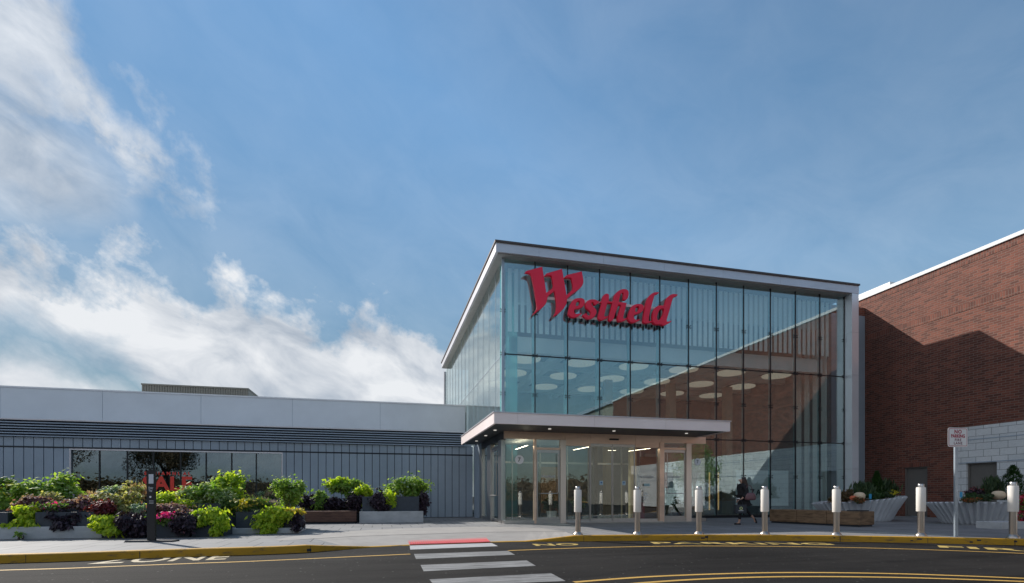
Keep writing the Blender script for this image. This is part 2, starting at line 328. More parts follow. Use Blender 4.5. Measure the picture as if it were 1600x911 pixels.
def leafmat(name, cols, trans=.5, rough=.6):
    m, N, L, b = newmat(name); out = [n for n in N if n.type == 'OUTPUT_MATERIAL'][0]
    g = N.new('ShaderNodeNewGeometry')
    st = [(i/(len(cols)-1) if len(cols) > 1 else 0, c) for i, c in enumerate(cols)]
    c = ramp(N, L, g.outputs['Random Per Island'], st)
    L.new(c, b.inputs['Base Color']); b.inputs['Roughness'].default_value = rough
    tl = N.new('ShaderNodeBsdfTranslucent'); L.new(mixc(N, L, 1, c, (1.9, 1.9, .8), 'MULTIPLY'), tl.inputs[0])
    mx = N.new('ShaderNodeMixShader'); mx.inputs[0].default_value = trans; L.new(b.outputs[0], mx.inputs[1]); L.new(tl.outputs[0], mx.inputs[2])
    L.new(mx.outputs[0], out.inputs[0]); return m
LM = {
 'chartreuse': leafmat('chartreuse_leaf', [(.18, .30, .02), (.36, .48, .035), (.54, .58, .06), (.26, .38, .025)], .5),
 'purple': leafmat('dark_purple_leaf', [(.010, .006, .012), (.022, .010, .022), (.05, .028, .045), (.014, .008, .016)], .1),
 'green': leafmat('bright_green_leaf', [(.09, .19, .03), (.18, .31, .05), (.32, .42, .10), (.13, .25, .04)], .45),
 'mid': leafmat('mid_green_leaf', [(.05, .11, .025), (.10, .19, .04), (.17, .26, .07)], .4),
 'variegated': leafmat('variegated_leaf', [(.13, .24, .06), (.36, .44, .20), (.56, .58, .40), (.20, .32, .08)], .4),
 'cream': leafmat('cream_green_leaf', [(.26, .30, .10), (.42, .42, .20), (.50, .44, .25), (.20, .26, .08), (.16, .12, .06)], .4),
 'coleus': leafmat('maroon_coleus_leaf', [(.14, .02, .025), (.28, .04, .05), (.08, .015, .025), (.22, .07, .08)], .3),
 'mauve': leafmat('mauve_coleus_leaf', [(.10, .035, .06), (.28, .15, .18), (.16, .06, .10), (.34, .24, .22), (.12, .12, .05)], .35),
 'pink': leafmat('pale_pink_bloom', [(.50, .24, .26), (.42, .32, .24), (.24, .30, .12), (.55, .36, .34)], .35),
 'magenta': leafmat('magenta_petal', [(.62, .02, .26), (.72, .05, .34), (.5, .02, .20)], .3),
 'lavender': leafmat('lavender_bloom', [(.30, .18, .42), (.40, .26, .50), (.14, .20, .08)], .3),
 'yellow': leafmat('yellow_leaf', [(.50, .42, .04), (.62, .50, .06), (.30, .34, .04), (.46, .28, .06)], .4),
 'silver': leafmat('silver_green_leaf', [(.22, .32, .22), (.36, .46, .36), (.16, .25, .14)], .3),
 'conifer': leafmat('conifer_green', [(.018, .055, .018), (.035, .09, .02), (.05, .12, .03)], .2),
 'dkgreen': leafmat('deep_green_leaf', [(.020, .05, .018), (.04, .08, .03), (.07, .11, .04)], .2),
 'autumn': leafmat('brown_autumn_leaf', [(.10, .06, .03), (.14, .09, .04), (.08, .07, .03)], .3),
 'pinkred': leafmat('red_pink_petal', [(.60, .03, .10), (.7, .08, .18), (.06, .10, .03)], .3),
 'yflower': leafmat('yellow_petal', [(.60, .52, .04), (.5, .45, .03)], .3),
 'orange': leafmat('orange_petal', [(.55, .12, .04), (.04, .08, .03), (.05, .10, .03)], .3),
}

# ------------------------------------------------------------------ mesh helpers
class MB:
    def __init__(s): s.v = []; s.f = []; s.mi = []; s.mats = []
    def mat(s, m):
        if m not in s.mats: s.mats.append(m)
        return s.mats.index(m)
    def add(s, vs, fs, m=None):
        o = len(s.v); s.v += [tuple(v) for v in vs]; k = s.mat(m) if m else 0
        for f in fs: s.f.append(tuple(o+i for i in f)); s.mi.append(k)
        return s
    def box(s, x0, x1, y0, y1, z0, z1, m=None):
        vs = [(x, y, z) for z in (z0, z1) for y in (y0, y1) for x in (x0, x1)]
        return s.add(vs, [(0, 2, 3, 1), (4, 5, 7, 6), (0, 1, 5, 4), (2, 6, 7, 3), (0, 4, 6, 2), (1, 3, 7, 5)], m)
    def tube(s, p, q, r, n=10, r2=None, m=None, caps=True):
        p = Vector(p); q = Vector(q); r2 = r if r2 is None else r2; d = (q-p).normalized()
        a = d.orthogonal().normalized(); b = d.cross(a)
        vs = [p+(a*math.cos(t)+b*math.sin(t))*r for t in (2*math.pi*i/n for i in range(n))]+[q+(a*math.cos(t)+b*math.sin(t))*r2 for t in (2*math.pi*i/n for i in range(n))]
        fs = [(i, (i+1) % n, n+(i+1) % n, n+i) for i in range(n)]
        if caps: fs += [tuple(reversed(range(n))), tuple(range(n, 2*n))]
        return s.add(vs, fs, m)
    def lathe(s, c, prof, n=24, m=None, sx=1, sy=1):
        vs = []; fs = []
        for r, z in prof:
            for i in range(n):
                t = 2*math.pi*i/n; vs.append((c[0]+r*sx*math.cos(t), c[1]+r*sy*math.sin(t), c[2]+z))
        for k in range(len(prof)-1):
            for i in range(n): fs.append((k*n+i, k*n+(i+1) % n, (k+1)*n+(i+1) % n, (k+1)*n+i))
        fs += [tuple(reversed(range(n))), tuple(range((len(prof)-1)*n, len(prof)*n))]
        return s.add(vs, fs, m)
    def poly(s, pts, m=None): return s.add(pts, [tuple(range(len(pts)))], m)
    def build(s, name, m=None, parent=None, bevel=0, smooth=False, base=None):
        me = bpy.data.meshes.new(name); vs = s.v
        if base is not None: bx = Vector(base); vs = [tuple(Vector(v)-bx) for v in s.v]
        me.from_pydata(vs, [], s.f)
        for mm in (s.mats or [m]): me.materials.append(mm)
        if s.mats: me.polygons.foreach_set('material_index', s.mi)
        if smooth: me.polygons.foreach_set('use_smooth', [True]*len(me.polygons))
        me.update(); o = bpy.data.objects.new(name, me); C.objects.link(o)
        if base is not None: o.location = base
        if parent:
            o.parent = parent
            o.location = Vector(o.location)-Vector(parent.get('_base', (0, 0, 0))) if not parent.get('_rel') else o.location
        if bevel:
            b = o.modifiers.new('bevel', 'BEVEL'); b.width = bevel; b.segments = 2; b.limit_method = 'ANGLE'
        return o
def thing(name, label, cat, loc=(0, 0, 0), group=None, rz=0):
    """Empty at a thing's base; parts may be given in world coordinates (rel=False) or local ones."""
    o = bpy.data.objects.new(name, None); C.objects.link(o); o.empty_display_size = .2
    o.location = loc; o.rotation_euler = (0, 0, rz); o['label'] = label; o['category'] = cat
    if group: o['group'] = group
    return o
def part(parent, name, mb, m=None, world=True, **k):
    """part whose mesh was given in world coordinates (parent unrotated) or in the parent's own coordinates"""
    o = mb.build(name, m, None, **k)
    o.parent = parent
    if world:
        off = parent.matrix_basis.translation if True else Vector()
        p = parent; tot = Vector(p.location)
        while p.parent: p = p.parent; tot += Vector(p.location)
        o.location = Vector(o.location)-tot
    return o
def tag(o, label, cat, group=None):
    o['label'] = label; o['category'] = cat
    if group: o['group'] = group
    return o
def struct(o, kind='structure'): o['kind'] = kind; return o

def text_mesh(s, size=1., extrude=.0, bold=0., xs=1., shear=0., spacing=1.):
    cu = bpy.data.curves.new('txt', 'FONT'); cu.body = s; cu.size = size; cu.extrude = extrude; cu.offset = bold
    cu.align_x = 'CENTER'; cu.shear = shear; cu.space_character = spacing; cu.resolution_u = 3
    o = bpy.data.objects.new('txt', cu); C.objects.link(o)
    dg = bpy.context.evaluated_depsgraph_get(); me = bpy.data.meshes.new_from_object(o.evaluated_get(dg))
    bpy.data.objects.remove(o); bpy.data.curves.remove(cu)
    for v in me.vertices: v.co.x *= xs
    return me
def text_part(parent, name, s, mtx, mat, size=1., extrude=0., bold=0., xs=1., spacing=1., label=None):
    me = text_mesh(s, size, extrude, bold, xs, 0, spacing); me.transform(mtx); me.materials.clear(); me.materials.append(mat)
    o = bpy.data.objects.new(name, me); C.objects.link(o)
    if parent:
        o.parent = parent; p = parent; tot = Vector(p.location)
        while p.parent: p = p.parent; tot += Vector(p.location)
        o.location = -tot
    if label: o['label'] = label
    return o
def wall_mtx(x, y, z):        # text standing upright, facing -Y
    return Matrix.Translation((x, y, z)) @ Matrix.Rotation(R(90), 4, 'X')

def leaves(mbx, c, rad, n, size, mode='up', rng=random, shape='oval', lobes=None, fill=.35, stray=.2):
    c = Vector(c)
    if lobes is None:
        lobes = []
        for k in range(int(9+rad.length*6)):
            while True:
                q = Vector((rng.uniform(-1, 1), rng.uniform(-1, 1), rng.uniform(-1, 1)))
                if q.length < 1: break
            lobes.append((Vector((q.x*rad.x*.86, q.y*rad.y*.8, q.z*rad.z*.8)), rng.uniform(.16, .44)))
        wts = [l[1]**1.6 for l in lobes]; tot_ = sum(wts); lobes = [l for l, w_ in zip(lobes, wts) for _ in range(max(1, int(w_/tot_*60)))]
    for i in range(n):
        lc, lr = lobes[rng.randrange(len(lobes))]
        while True:
            q = Vector((rng.uniform(-1, 1), rng.uniform(-1, 1), rng.uniform(-1, 1)))
            if .02 < q.length < 1: break
        r_ = q.length; q.normalize(); rr = (fill+(1-fill)*r_)*(1 if rng.random() > stray else rng.uniform(1.1, 2.3))
        p = c+lc+Vector((q.x*rad.x, q.y*rad.y, q.z*rad.z))*lr*rr
        nrm = (q*.7+Vector((rng.gauss(0, .45), rng.gauss(0, .45), .55+rng.gauss(0, .4)))).normalized()
        t = nrm.orthogonal().normalized(); t = Matrix.Rotation(rng.uniform(0, 6.28), 3, nrm) @ t
        if mode == 'droop': t = (t*.7+Vector((q.x*.5, q.y*.5, -.75))).normalized(); 
        if mode == 'spike': t = (t*.35+Vector((0, 0, 1))).normalized()
        b = nrm.cross(t); 
        if b.length < .01: continue
        b.normalize(); s = size*rng.uniform(.6, 1.3); wd = s*(.30 if shape == 'oval' else .10 if shape == 'blade' else .38)
        fold = nrm*s*.08; L = s
        a0 = p; a1 = p+t*L*.45+b*wd-fold; a2 = p+t*L-nrm*s*.12; a3 = p+t*L*.45-b*wd-fold; m0 = p+t*L*.5
        mbx.add([a0, a1, a2, a3, m0], [(0, 1, 4), (1, 2, 4), (2, 3, 4), (3, 0, 4)])

# ------------------------------------------------------------------ ground, road, pavement, kerb
ROADZ = -.145
mb = MB(); mb.poly([(-600, -600, ROADZ), (600, -600, ROADZ), (600, 600, ROADZ), (-600, 600, ROADZ)])
struct(mb.build('road', M['asphalt']))

KY = [(0, 867), (100, 864.4), (200, 861), (300, 857.8), (400, 855.2), (485, 852.6), (540, 853.6), (580, 854.0), (636, 852.0), (700, 849.6), (769, 847), (830, 844.8), (862, 841.5), (898, 837.2), (950, 836.4), (1000, 836), (1100, 835.8), (1200, 836), (1300, 837), (1400, 838.6), (1500, 840.4), (1600, 842.5)]
KZ = [(0, 0), (480, 0), (585, -.135), (825, -.135), (900, 0), (1600, 0)]
def interp(t, x):
    for (a, b), (c, d) in zip(t, t[1:]):
        if x <= c: return b+(d-b)*(x-a)/(c-a)
    return t[-1][1]
KP = []
xs_ = list(range(0, 1601, 20))
for x in xs_:
    z = interp(KZ, x); p = G(x, interp(KY, x), z); KP.append((p, x))
# smooth the kerb in plan
pl = [p.copy() for p, _ in KP]
for _ in range(6):
    q = [p.copy() for p in pl]
    for i in range(1, len(pl)-1):
        q[i].xy = (pl[i-1].xy+pl[i].xy*2+pl[i+1].xy)/4
    pl = q
d0 = (pl[0]-pl[3]).normalized(); d1 = (pl[-1]-pl[-4]).normalized()
pre = [pl[0]+d0*t for t in (60, 25, 8)]; post = [pl[-1]+d1*2+Vector((0, -.5, 0)), pl[-1]+d1*6+Vector((0, -3, 0)), pl[-1]+d1*14+Vector((0, -11, 0)), pl[-1]+d1*20+Vector((0, -22, 0)), pl[-1]+d1*25+Vector((0, -50, 0))]
for p in pre+post: p.z = 0
KX = [-999]*3+[x for _, x in KP]+[9999]*5
KERB = pre+pl+post
def off2(i, dist):
    a = KERB[max(0, i-1)]; b = KERB[min(len(KERB)-1, i+1)]; t = (b-a).xy.normalized(); n = Vector((-t.y, t.x))
    return KERB[i].xy+n*dist
side = MB(); kerb = MB()
n = len(KERB)
def zr(i): return KERB[i].z
rows = []
for i in range(n):
    k = KERB[i]; a = off2(i, .15); b = off2(i, 1.5); z = zr(i)
    za = z; zb = 0.
    back = Vector((b.x, 60)) if i < n-5 else Vector((40., b.y+8))
    rows.append((Vector((a.x, a.y, za)), Vector((b.x, b.y, zb))))
for i in range(n-1):
    ap = 540 <= KX[i] <= 895
    (a0, b0), (a1, b1) = rows[i], rows[i+1]
    mat = M['apron'] if ap else M['paving']
    side.add([a0, a1, b1, b0], [(0, 1, 2, 3)], mat)
outer = [r[1] for r in rows]
side.add([Vector((outer[0].x, 60, 0))]+outer+[Vector((60, outer[-1].y, 0)), Vector((60, 60, 0))], [tuple(range(n+3))], M['paving'])
o = side.build('pavement'); struct(o)
# smooth concrete carries on behind the ramp, fading out at both ends
idx = [i for i in range(n) if 440 <= KX[i] <= 910]
apm = MB(); vs = []
for j, i in enumerate(idx):
    t = j/(len(idx)-1); wdt = 2.6*min(1, t*2.2)**.7*(1-max(0, t-.8)*2.0) if j else .02
    b0 = rows[i][1]; vs += [(b0.x, b0.y-.01, .004), (b0.x-.15, b0.y+wdt, .004)]
apm.add(vs, [(2*j, 2*j+2, 2*j+3, 2*j+1) for j in range(len(idx)-1)])
struct(apm.build('concrete_apron', M['apron']))
for i in range(n-1):
    k0, k1 = KERB[i], KERB[i+1]; a0, a1 = rows[i][0], rows[i+1][0]
    up = Vector((0, 0, .003)); b0 = Vector((k0.x, k0.y, ROADZ-.01)); b1 = Vector((k1.x, k1.y, ROADZ-.01))
    c0 = k0+up; c1 = k1+up
    t = Vector((0, 0, -.012)); i0 = (a0-k0)*.12+c0; i1 = (a1-k1)*.12+c1
    kerb.add([b0, b1, c1+t, c0+t], [(0, 1, 2, 3)], M['kerb']); kerb.add([c0+t, c1+t, i1, i0], [(0, 1, 2, 3)], M['kerb'])
    kerb.add([i0, i1, a1+up, a0+up], [(0, 1, 2, 3)], M['kerb'])
o = kerb.build('kerb', smooth=True); struct(o)
# kerb joints and rust spots as thin dark slots
sl = MB()
def kerb_slot(x, wdt, h0=.0, h1=1.):
    for i in range(3, n-6):
        if KX[i] <= x < KX[i]+20:
            t = (x-KX[i])/20; p = KERB[i].lerp(KERB[i+1], t); d = (KERB[i+1]-KERB[i]).normalized(); nn = Vector((d.y, -d.x, 0))*.003
            zt = p.z-.012; zb = ROADZ+.002; z0 = zb+(zt-zb)*h0; z1 = zb+(zt-zb)*h1
            sl.add([Vector((*(p+nn-d*wdt).xy, z0)), Vector((*(p+nn+d*wdt).xy, z0)), Vector((*(p+nn+d*wdt).xy, z1)), Vector((*(p+nn-d*wdt).xy, z1))], [(0, 1, 2, 3)])
for x, wd in ((218, .006), (484, .005), (912, .006), (1105, .006), (1313, .008), (1586, .006), (40, .004), (1450, .005)): kerb_slot(x, wd)
for x, wd, a, b_ in ((1098, .05, .35, .6), (1104, .04, .5, .9), (1304, .02, .6, .8), (1437, .05, .6, .8), (1425, .03, .3, .5), (1518, .03, .25, .5), (1530, .04, .6, .85), (482, .045, .1, .55), (1587, .03, .5, .8)): kerb_slot(x, wd, a, b_)
struct(sl.build('kerb_joints', M['panel_dark']))

# painted lines -------------------------------------------------
def strip(name, pts, wd, z, mat, n=60):
    # pts in photo pixels on the road, smooth polyline
    P = [G(x, y, ROADZ) for x, y in pts]
    Q = []
    for i in range(len(P)-1):
        p0 = P[max(0, i-1)]; p1 = P[i]; p2 = P[i+1]; p3 = P[min(len(P)-1, i+2)]
        for k in range(8):
            t = k/8; Q.append(.5*((2*p1)+(-p0+p2)*t+(2*p0-5*p1+4*p2-p3)*t*t+(-p0+3*p1-3*p2+p3)*t**3))
    Q.append(P[-1]); m_ = MB(); vs = []
    for i, q in enumerate(Q):
        t = (Q[min(len(Q)-1, i+1)]-Q[max(0, i-1)]).xy.normalized(); nn = Vector((-t.y, t.x))*wd/2
        vs += [(q.x-nn.x, q.y-nn.y, z), (q.x+nn.x, q.y+nn.y, z)]
    m_.add(vs, [(2*i, 2*i+2, 2*i+3, 2*i+1) for i in range(len(Q)-1)]); return struct(m_.build(name, mat))
LZ = ROADZ+.004
strip('road_marking_edge_line', [(-60, 894), (0, 891.4), (100, 888.5), (200, 884.5), (300, 880.7), (400, 877), (520, 871.5), (641, 866)], .10, LZ, M['line_yellow'])
strip('road_marking_edge_line', [(794, 860.6), (900, 856.6), (1000, 854.3), (1080, 853.3), (1200, 853.8), (1300, 855.3), (1400, 857.6), (1500, 861), (1600, 865), (1700, 870)], .10, LZ, M['line_yellow'])
strip('road_marking_centre_line', [(897, 910), (1000, 902.3), (1100, 897.8), (1200, 895.3), (1300, 895.2), (1400, 896.8), (1500, 900), (1600, 904), (1700, 909)], .10, LZ, M['line_yellow'])
strip('road_marking_centre_line', [(930, 920), (1000, 911.5), (1100, 905), (1200, 901.8), (1300, 901.4), (1400, 902.6), (1500, 905.4), (1600, 909), (1700, 914)], .10, LZ, M['line_yellow'])
def bar(name, q, mat):
    return struct(MB().poly([Vector((*G(x, y, ROADZ).xy, LZ)) for x, y in q]).build(name, mat))
bar('crosswalk_bar', [(641, 859.0), (778, 853.6), (768, 848.6), (640, 852.6)], M['white_line_clean'])
bar('crosswalk_bar', [(650, 873.8), (804.5, 867), (794, 861), (646.8, 866)], M['white_line'])
bar('crosswalk_bar', [(662, 893), (837.5, 884.6), (823, 876), (657, 883.2)], M['white_line'])
bar('crosswalk_bar', [(680, 917), (884, 908.4), (861, 896), (670.8, 905.6)], M['white_line'])
# tactile pad: flat tile with truncated ridges
pad = MB(); a, b_, c_, d_ = [Vector((*G(x, y, -.13).xy, 0)) for x, y in ((640, 851.6), (767, 847.4), (757, 841.2), (635.5, 844.8))]
def padz(v): return -.128+v*.045
def bil(u, v): p = (a.lerp(b_, u)).lerp(d_.lerp(c_, u), v); return p
pad.add([Vector((*bil(u, v).xy, padz(v)+.006)) for u, v in ((0, 0), (1, 0), (1, 1), (0, 1))], [(0, 1, 2, 3)])
struct(pad.build('tactile_paving', M['tactile']))
pr_ = MB()
for i in range(38):
    u0 = (i+.25)/38; u1 = (i+.62)/38
    pts = [Vector((*bil(u, v).xy, padz(v)+h)) for h in (.006, .020) for u, v in ((u0, .03), (u1, .03), (u1, .97), (u0, .97))]
    pr_.add(pts, [(4, 5, 6, 7), (0, 1, 5, 4), (1, 2, 6, 5), (2, 3, 7, 6), (3, 0, 4, 7)])
struct(pr_.build('tactile_ridges', plain('worn_pink_ridges', (.60, .13, .14), .7, 0, .2, 8)))
# road lettering: NO PARKING FIRE ... ZONE
def road_text(s, p, q, height, mat, bold=.03, name='road_lettering'):
    me = text_mesh(s, 1., 0, bold, 1, 0, 1.05); x0 = min(v.co.x for v in me.vertices); x1 = max(v.co.x for v in me.vertices)
    P = G(*p, ROADZ); Q = G(*q, ROADZ); d = (Q-P); up = Vector((-d.y, d.x, 0)).normalized()
    hmax = max(v.co.y for v in me.vertices)
    for v in me.vertices:
        t = (v.co.x-x0)/(x1-x0); h = v.co.y/hmax
        w_ = P+d*t+up*height*h; v.co = Vector((w_.x, w_.y, LZ+.001))
    me.materials.clear(); me.materials.append(mat)
    o = bpy.data.objects.new(name, me); C.objects.link(o); return struct(o)
road_text('ZONE', (136, 881.6), (352, 874.2), .86, M['letter_cream'], .02)
road_text('NO', (838, 853.2), (908, 852.0), .50, M['letter_yellow'])
road_text('PARKING', (1022, 849.9), (1306, 851.5), .50, M['letter_yellow'])
road_text('FIRE', (1468, 855.6), (1660, 864), .55, M['letter_yellow'])

# ------------------------------------------------------------------ low wing on the left
WY = 24.3
wing = thing('mall_wing', 'long low blue-grey metal-clad building with pale fascia, left of the glass entrance', 'building', (-14, WY, 0))
WX0, WX1 = -34., XY(739, WY)
wx = [XY(x, WY) for x in (111, 154.5, 198, 239, 281.5, 321.5, 361.5, 400, 440)]
WZT = ZY(440, 709, WY); WZB = .10
Zt = 1+.079*WY; Zl0 = ZY(0, 681, WY); Zl1 = 1+.1215*WY
wl = MB()
wl.box(WX0, wx[0]-.05, WY+.05, WY+.4, 0, Zl0); wl.box(wx[-1]+.05, WX1-.01, WY+.05, WY+.4, 0, Zl0)
wl.box(wx[0]-.05, wx[-1]+.05, WY+.05, WY+.4, WZT+.06, Zl0)
part(wing, 'wall_backing', wl, M['panel_dark'])
cl = MB(); pitch = .328; x = WX1
while x > WX0:
    xa, xb = x-pitch+.012, x-.012
    cl.box(xa, xb, WY, WY+.055, Zt+.03, Zl0-.02)
    if xb < wx[0]-.04 or xa > wx[-1]+.04: cl.box(xa, xb, WY, WY+.055, .02, Zt-.03)
    elif xb > wx[-1]+.04 > xa: cl.box(wx[-1]+.045, xb, WY, WY+.055, .02, Zt-.03)
    elif xa < wx[0]-.04 < xb: cl.box(xa, wx[0]-.045, WY, WY+.055, .02, Zt-.03)
    x -= pitch
part(wing, 'wall_cladding', cl, M['panel'], bevel=.004)
lv = MB(); nl = 6; 
for i in range(nl):
    z0 = Zl0+(Zl1-Zl0)*i/nl; h = (Zl1-Zl0)/nl
    lv.add([(x, y, z) for x in (WX0, 3.75) for y, z in ((WY-.10, z0+.01), (WY+.10, z0+h*.75), (WY+.12, z0+h*.70), (WY-.08, z0-.0))], [(0, 4, 5, 1), (1, 5, 6, 2), (2, 6, 7, 3), (3, 7, 4, 0), (0, 1, 2, 3), (7, 6, 5, 4)])
    lv.box(WX0, 3.74, WY-.105, WY-.085, z0-.004, z0+h*.36)
lo = part(wing, 'louvre_band', lv, M['louver'])
lb = MB().box(WX0, 3.7, WY+.2, WY+.4, Zl0, Zl1); part(wing, 'louvre_backing', lb, M['panel_dark'])
rt = MB().box(WX0, 4.0, WY-.14, 30.45, Zl1, Zl1+.05); part(wing, 'lower_roof', rt, M['steel_dull'])
rb = MB().box(4.0-.25, 4.1, WY+.1, 30.4, 0, Zl1-.002); part(wing, 'end_wall', rb, M['panel'])
FY = 30.5; fz1 = 1+.1733*FY; fx1 = 4.77
fa = MB()
xj = [WX0*1.3]+[XY(x, FY) for x in (-160, 0, 160, 314, 457, 594)]+[fx1]
for a0, a1 in zip(xj, xj[1:]): fa.box(a0+.007, a1-.007, FY, FY+.3, Zl1+.06, fz1)
part(wing, 'fascia', fa, M['fascia'], bevel=.006)
part(wing, 'fascia_joint_backing', MB().box(xj[0], fx1, FY+.02, FY+.28, Zl1+.06, fz1-.01), M['panel'])
part(wing, 'coping', MB().box(xj[0], fx1, FY-.05, FY+.4, fz1, fz1+.07), M['white_cap'])
part(wing, 'upper_roof', MB().box(xj[0], 4.7, FY+.4, 44, fz1-.4, fz1-.2), M['soffit_pale'])
part(wing, 'trim', MB().box(WX0, WX1-.01, WY-.012, WY+.05, Zt-.026, Zt+.026), M['panel_dark'])
# shop window
win = thing('shop_window', 'x', 'x'); C.objects.unlink(win); bpy.data.objects.remove(win)
fr = MB(); fr.box(wx[0]-.05, wx[-1]+.05, WY-.02, WY+.12, WZT, WZT+.055); fr.box(wx[0]-.05, wx[-1]+.05, WY-.02, WY+.12, WZB-.06, WZB)
fr.box(wx[0]-.05, wx[0], WY-.02, WY+.12, WZB, WZT); fr.box(wx[-1], wx[-1]+.05, WY-.02, WY+.12, WZB, WZT)
wframe = part(wing, 'window', fr, M['steel_dull'])
mu = MB()
for x in wx[1:-1]: mu.box(x-.022, x+.022, WY+.03, WY+.12, WZB, WZT)
part(wframe, 'mullions', mu, M['dark_metal'], world=False)
for a0, a1 in zip(wx, wx[1:]):
    part(wframe, 'pane', MB().box(a0+.023, a1-.023, WY+.06, WY+.075, WZB, WZT), M['glass_shop'], world=False)
for o in wframe.children: o.location = (0, 0, 0)
# what stands behind the panes
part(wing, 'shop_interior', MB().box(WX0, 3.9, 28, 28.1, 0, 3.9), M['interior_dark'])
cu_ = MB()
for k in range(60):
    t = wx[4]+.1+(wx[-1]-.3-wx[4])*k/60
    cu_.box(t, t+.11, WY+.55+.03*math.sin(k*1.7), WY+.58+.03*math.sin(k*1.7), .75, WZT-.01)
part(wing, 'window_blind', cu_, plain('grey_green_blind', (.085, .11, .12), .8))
tx = (XY(217, WY)+XY(304, WY))/2; tz = ZY(260, 765.5, WY)
capH = ZY(260, 744, WY)-tz
text_part(wing, 'sale_lettering', 'SALE', wall_mtx(tx, WY+.055, tz), M['sale_red'], size=capH/.73*1.0, bold=.028, xs=(XY(304, WY)-XY(217, WY))/(2.45*capH/.73), spacing=1.05)
ch2 = ZY(260, 737, WY)-ZY(260, 742, WY)
text_part(wing, 'semiannual_lettering', 'SEMIANNUAL', wall_mtx(tx, WY+.055, ZY(260, 742, WY)), M['sale_red'], size=ch2/.73, bold=.008, spacing=1.75, xs=.99)
# roof-top plant screen
ry = 36.
rs = thing('rooftop_screen', 'beige ribbed metal screen standing on the low roof at left', 'roof screen', ((XY(222, ry)+XY(388, ry))/2, ry, fz1-.2))
rm = MB(); x0, x1 = XY(222, ry), XY(388, ry); zt = ZY(300, 604, ry); k = 0
zt = ZY(222, 601.5, ry)
nr = 42
for i in range(nr):
    a0 = x0+(x1-x0)*i/nr; rm.box(a0, a0+(x1-x0)/nr*.62, ry-.04, ry, fz1-.2, zt)
rm.box(x0, x1, ry, ry+2.5, fz1-.2, zt-.01)
part(rs, 'ribbed_wall', rm, M['beige']); part(rs, 'cap', MB().box(x0-.03, x1+.03, ry-.08, ry+2.55, zt, zt+.09), M['beige'])

# ------------------------------------------------------------------ brick building on the right
BX = 25.1; BZ = 1+.4215*BX
bb = thing('brick_building', 'large red-brown brick building with white coping, right of the glass entrance', 'building', (BX, 6, 0))
y0, y1 = -12.4, 22.6
CMZ = 1+3.04; CMY1 = YX(1497, BX)
dy = [(YX(1449, BX), YX(1413, BX), ZX(1431, 730, BX)), (YX(1559, BX), YX(1511, BX), ZX(1535, 723, BX))]
bw = MB()
zs1 = 1+.4215*BX-.02; s1 = zs1-.31; b2t = ZX(1596, 446, BX); b2b = b2t-.30
def wall_x(mbx, X0, X1, ya, yb, za, zb, mat):
    mbx.box(X0, X1, ya, yb, za, zb, mat)
wall_x(bw, BX, BX+.4, y0, y1+3, b2t, s1, M['brick'])
wall_x(bw, BX, BX+.4, y0, y1+3, CMZ, b2b, M['brick'])
d0, d1_ = dy
wall_x(bw, BX, BX+.4, CMY1, d0[0], 0, CMZ, M['brick']); wall_x(bw, BX, BX+.4, d0[1], y1+3, 0, CMZ, M['brick']); wall_x(bw, BX, BX+.4, d0[0], d0[1], d0[2], CMZ, M['brick'])
part(bb, 'brick_wall', bw)
sb = MB(); sb.box(BX-.012, BX+.4, y0, y1+3, s1, zs1); sb.box(BX-.012, BX+.4, y0, y1+3, b2b, b2t)
sb.box(BX-.01, BX+.05, d0[0]-.12, d0[1]+.12, d0[2], d0[2]+.2)
part(bb, 'soldier_course', sb, M['soldier'])
part(bb, 'coping', MB().box(BX-.07, BX+.5, y0, y1+3, zs1, zs1+.17), M['white_cap'], bevel=.01)
cm = MB(); e1 = d1_
cm.box(BX-.05, BX+.4, y0, e1[0], 0, CMZ-.001); cm.box(BX-.05, BX+.4, e1[1], CMY1, 0, CMZ-.001); cm.box(BX-.05, BX+.4, e1[0], e1[1], e1[2], CMZ-.001)
part(bb, 'block_base', cm, M['cmu'])
gr = MB()
for z in (ZX(1550, 684, BX), ZX(1550, 721, BX)): gr.box(BX-.062, BX-.048, y0, CMY1-.01, z-.02, z+.015)
part(bb, 'block_ledge_line', gr, M['louver'])
for (ya, yb, zt), nm, lb_ in ((d0, 'door', 'plain taupe door set in the brick wall'), (e1, 'door', 'taupe door set in the pale block base')):
    dd = part(bb, nm, MB().box(BX+.12, BX+.18, ya+.06, yb-.06, .02, zt-.06), M['door_grey'], bevel=.006); dd['label'] = lb_
    f = MB(); f.box(BX+.05, BX+.2, ya, ya+.058, 0, zt-.002); f.box(BX+.05, BX+.2, yb-.058, yb, 0, zt-.002); f.box(BX+.05, BX+.2, ya+.06, yb-.06, zt-.056, zt-.002)
    fo = part(dd, 'frame', f, M['door_grey'], world=False); fo.location = (0, 0, 0)
    h = MB().tube((BX+.12, ya+.2, 1.05), (BX+.06, ya+.2, 1.05), .02).tube((BX+.07, ya+.2, 1.05), (BX+.07, ya+.32, 1.05), .014)
    ho = part(dd, 'handle', h, M['steel'], world=False); ho.location = (0, 0, 0)
# white parapet upstand peeping over
px_ = BX+.6
part(bb, 'parapet_upstand', MB().box(px_, px_+2, 21.6, 24.5, zs1, zs1+.62), M['white_cap'])
part(bb, 'roof', MB().box(BX+.4, BX+16, y0, y1+3, zs1-.5, zs1-.3), M['soffit_pale'])
# link wall between pavilion and brick wall
lk = thing('link_wall', 'narrow grey metal wall with brick top between the glass pavilion and the brick wall', 'wall', (23.7, 22.5, 0))
part(lk, 'metal_wall', MB().box(22.41, BX-.01, 22.5, 22.8, 0, 10.63), M['panel'])
part(lk, 'brick_top', MB().box(22.41, BX-.01, 22.5, 22.8, 10.634, 11.07), brick_mat('brick_link', (.25, .082, .052), (.115, .040, .028), (.26, .20, .17), .305, .102, .006, swap=(0, 2, 1)))
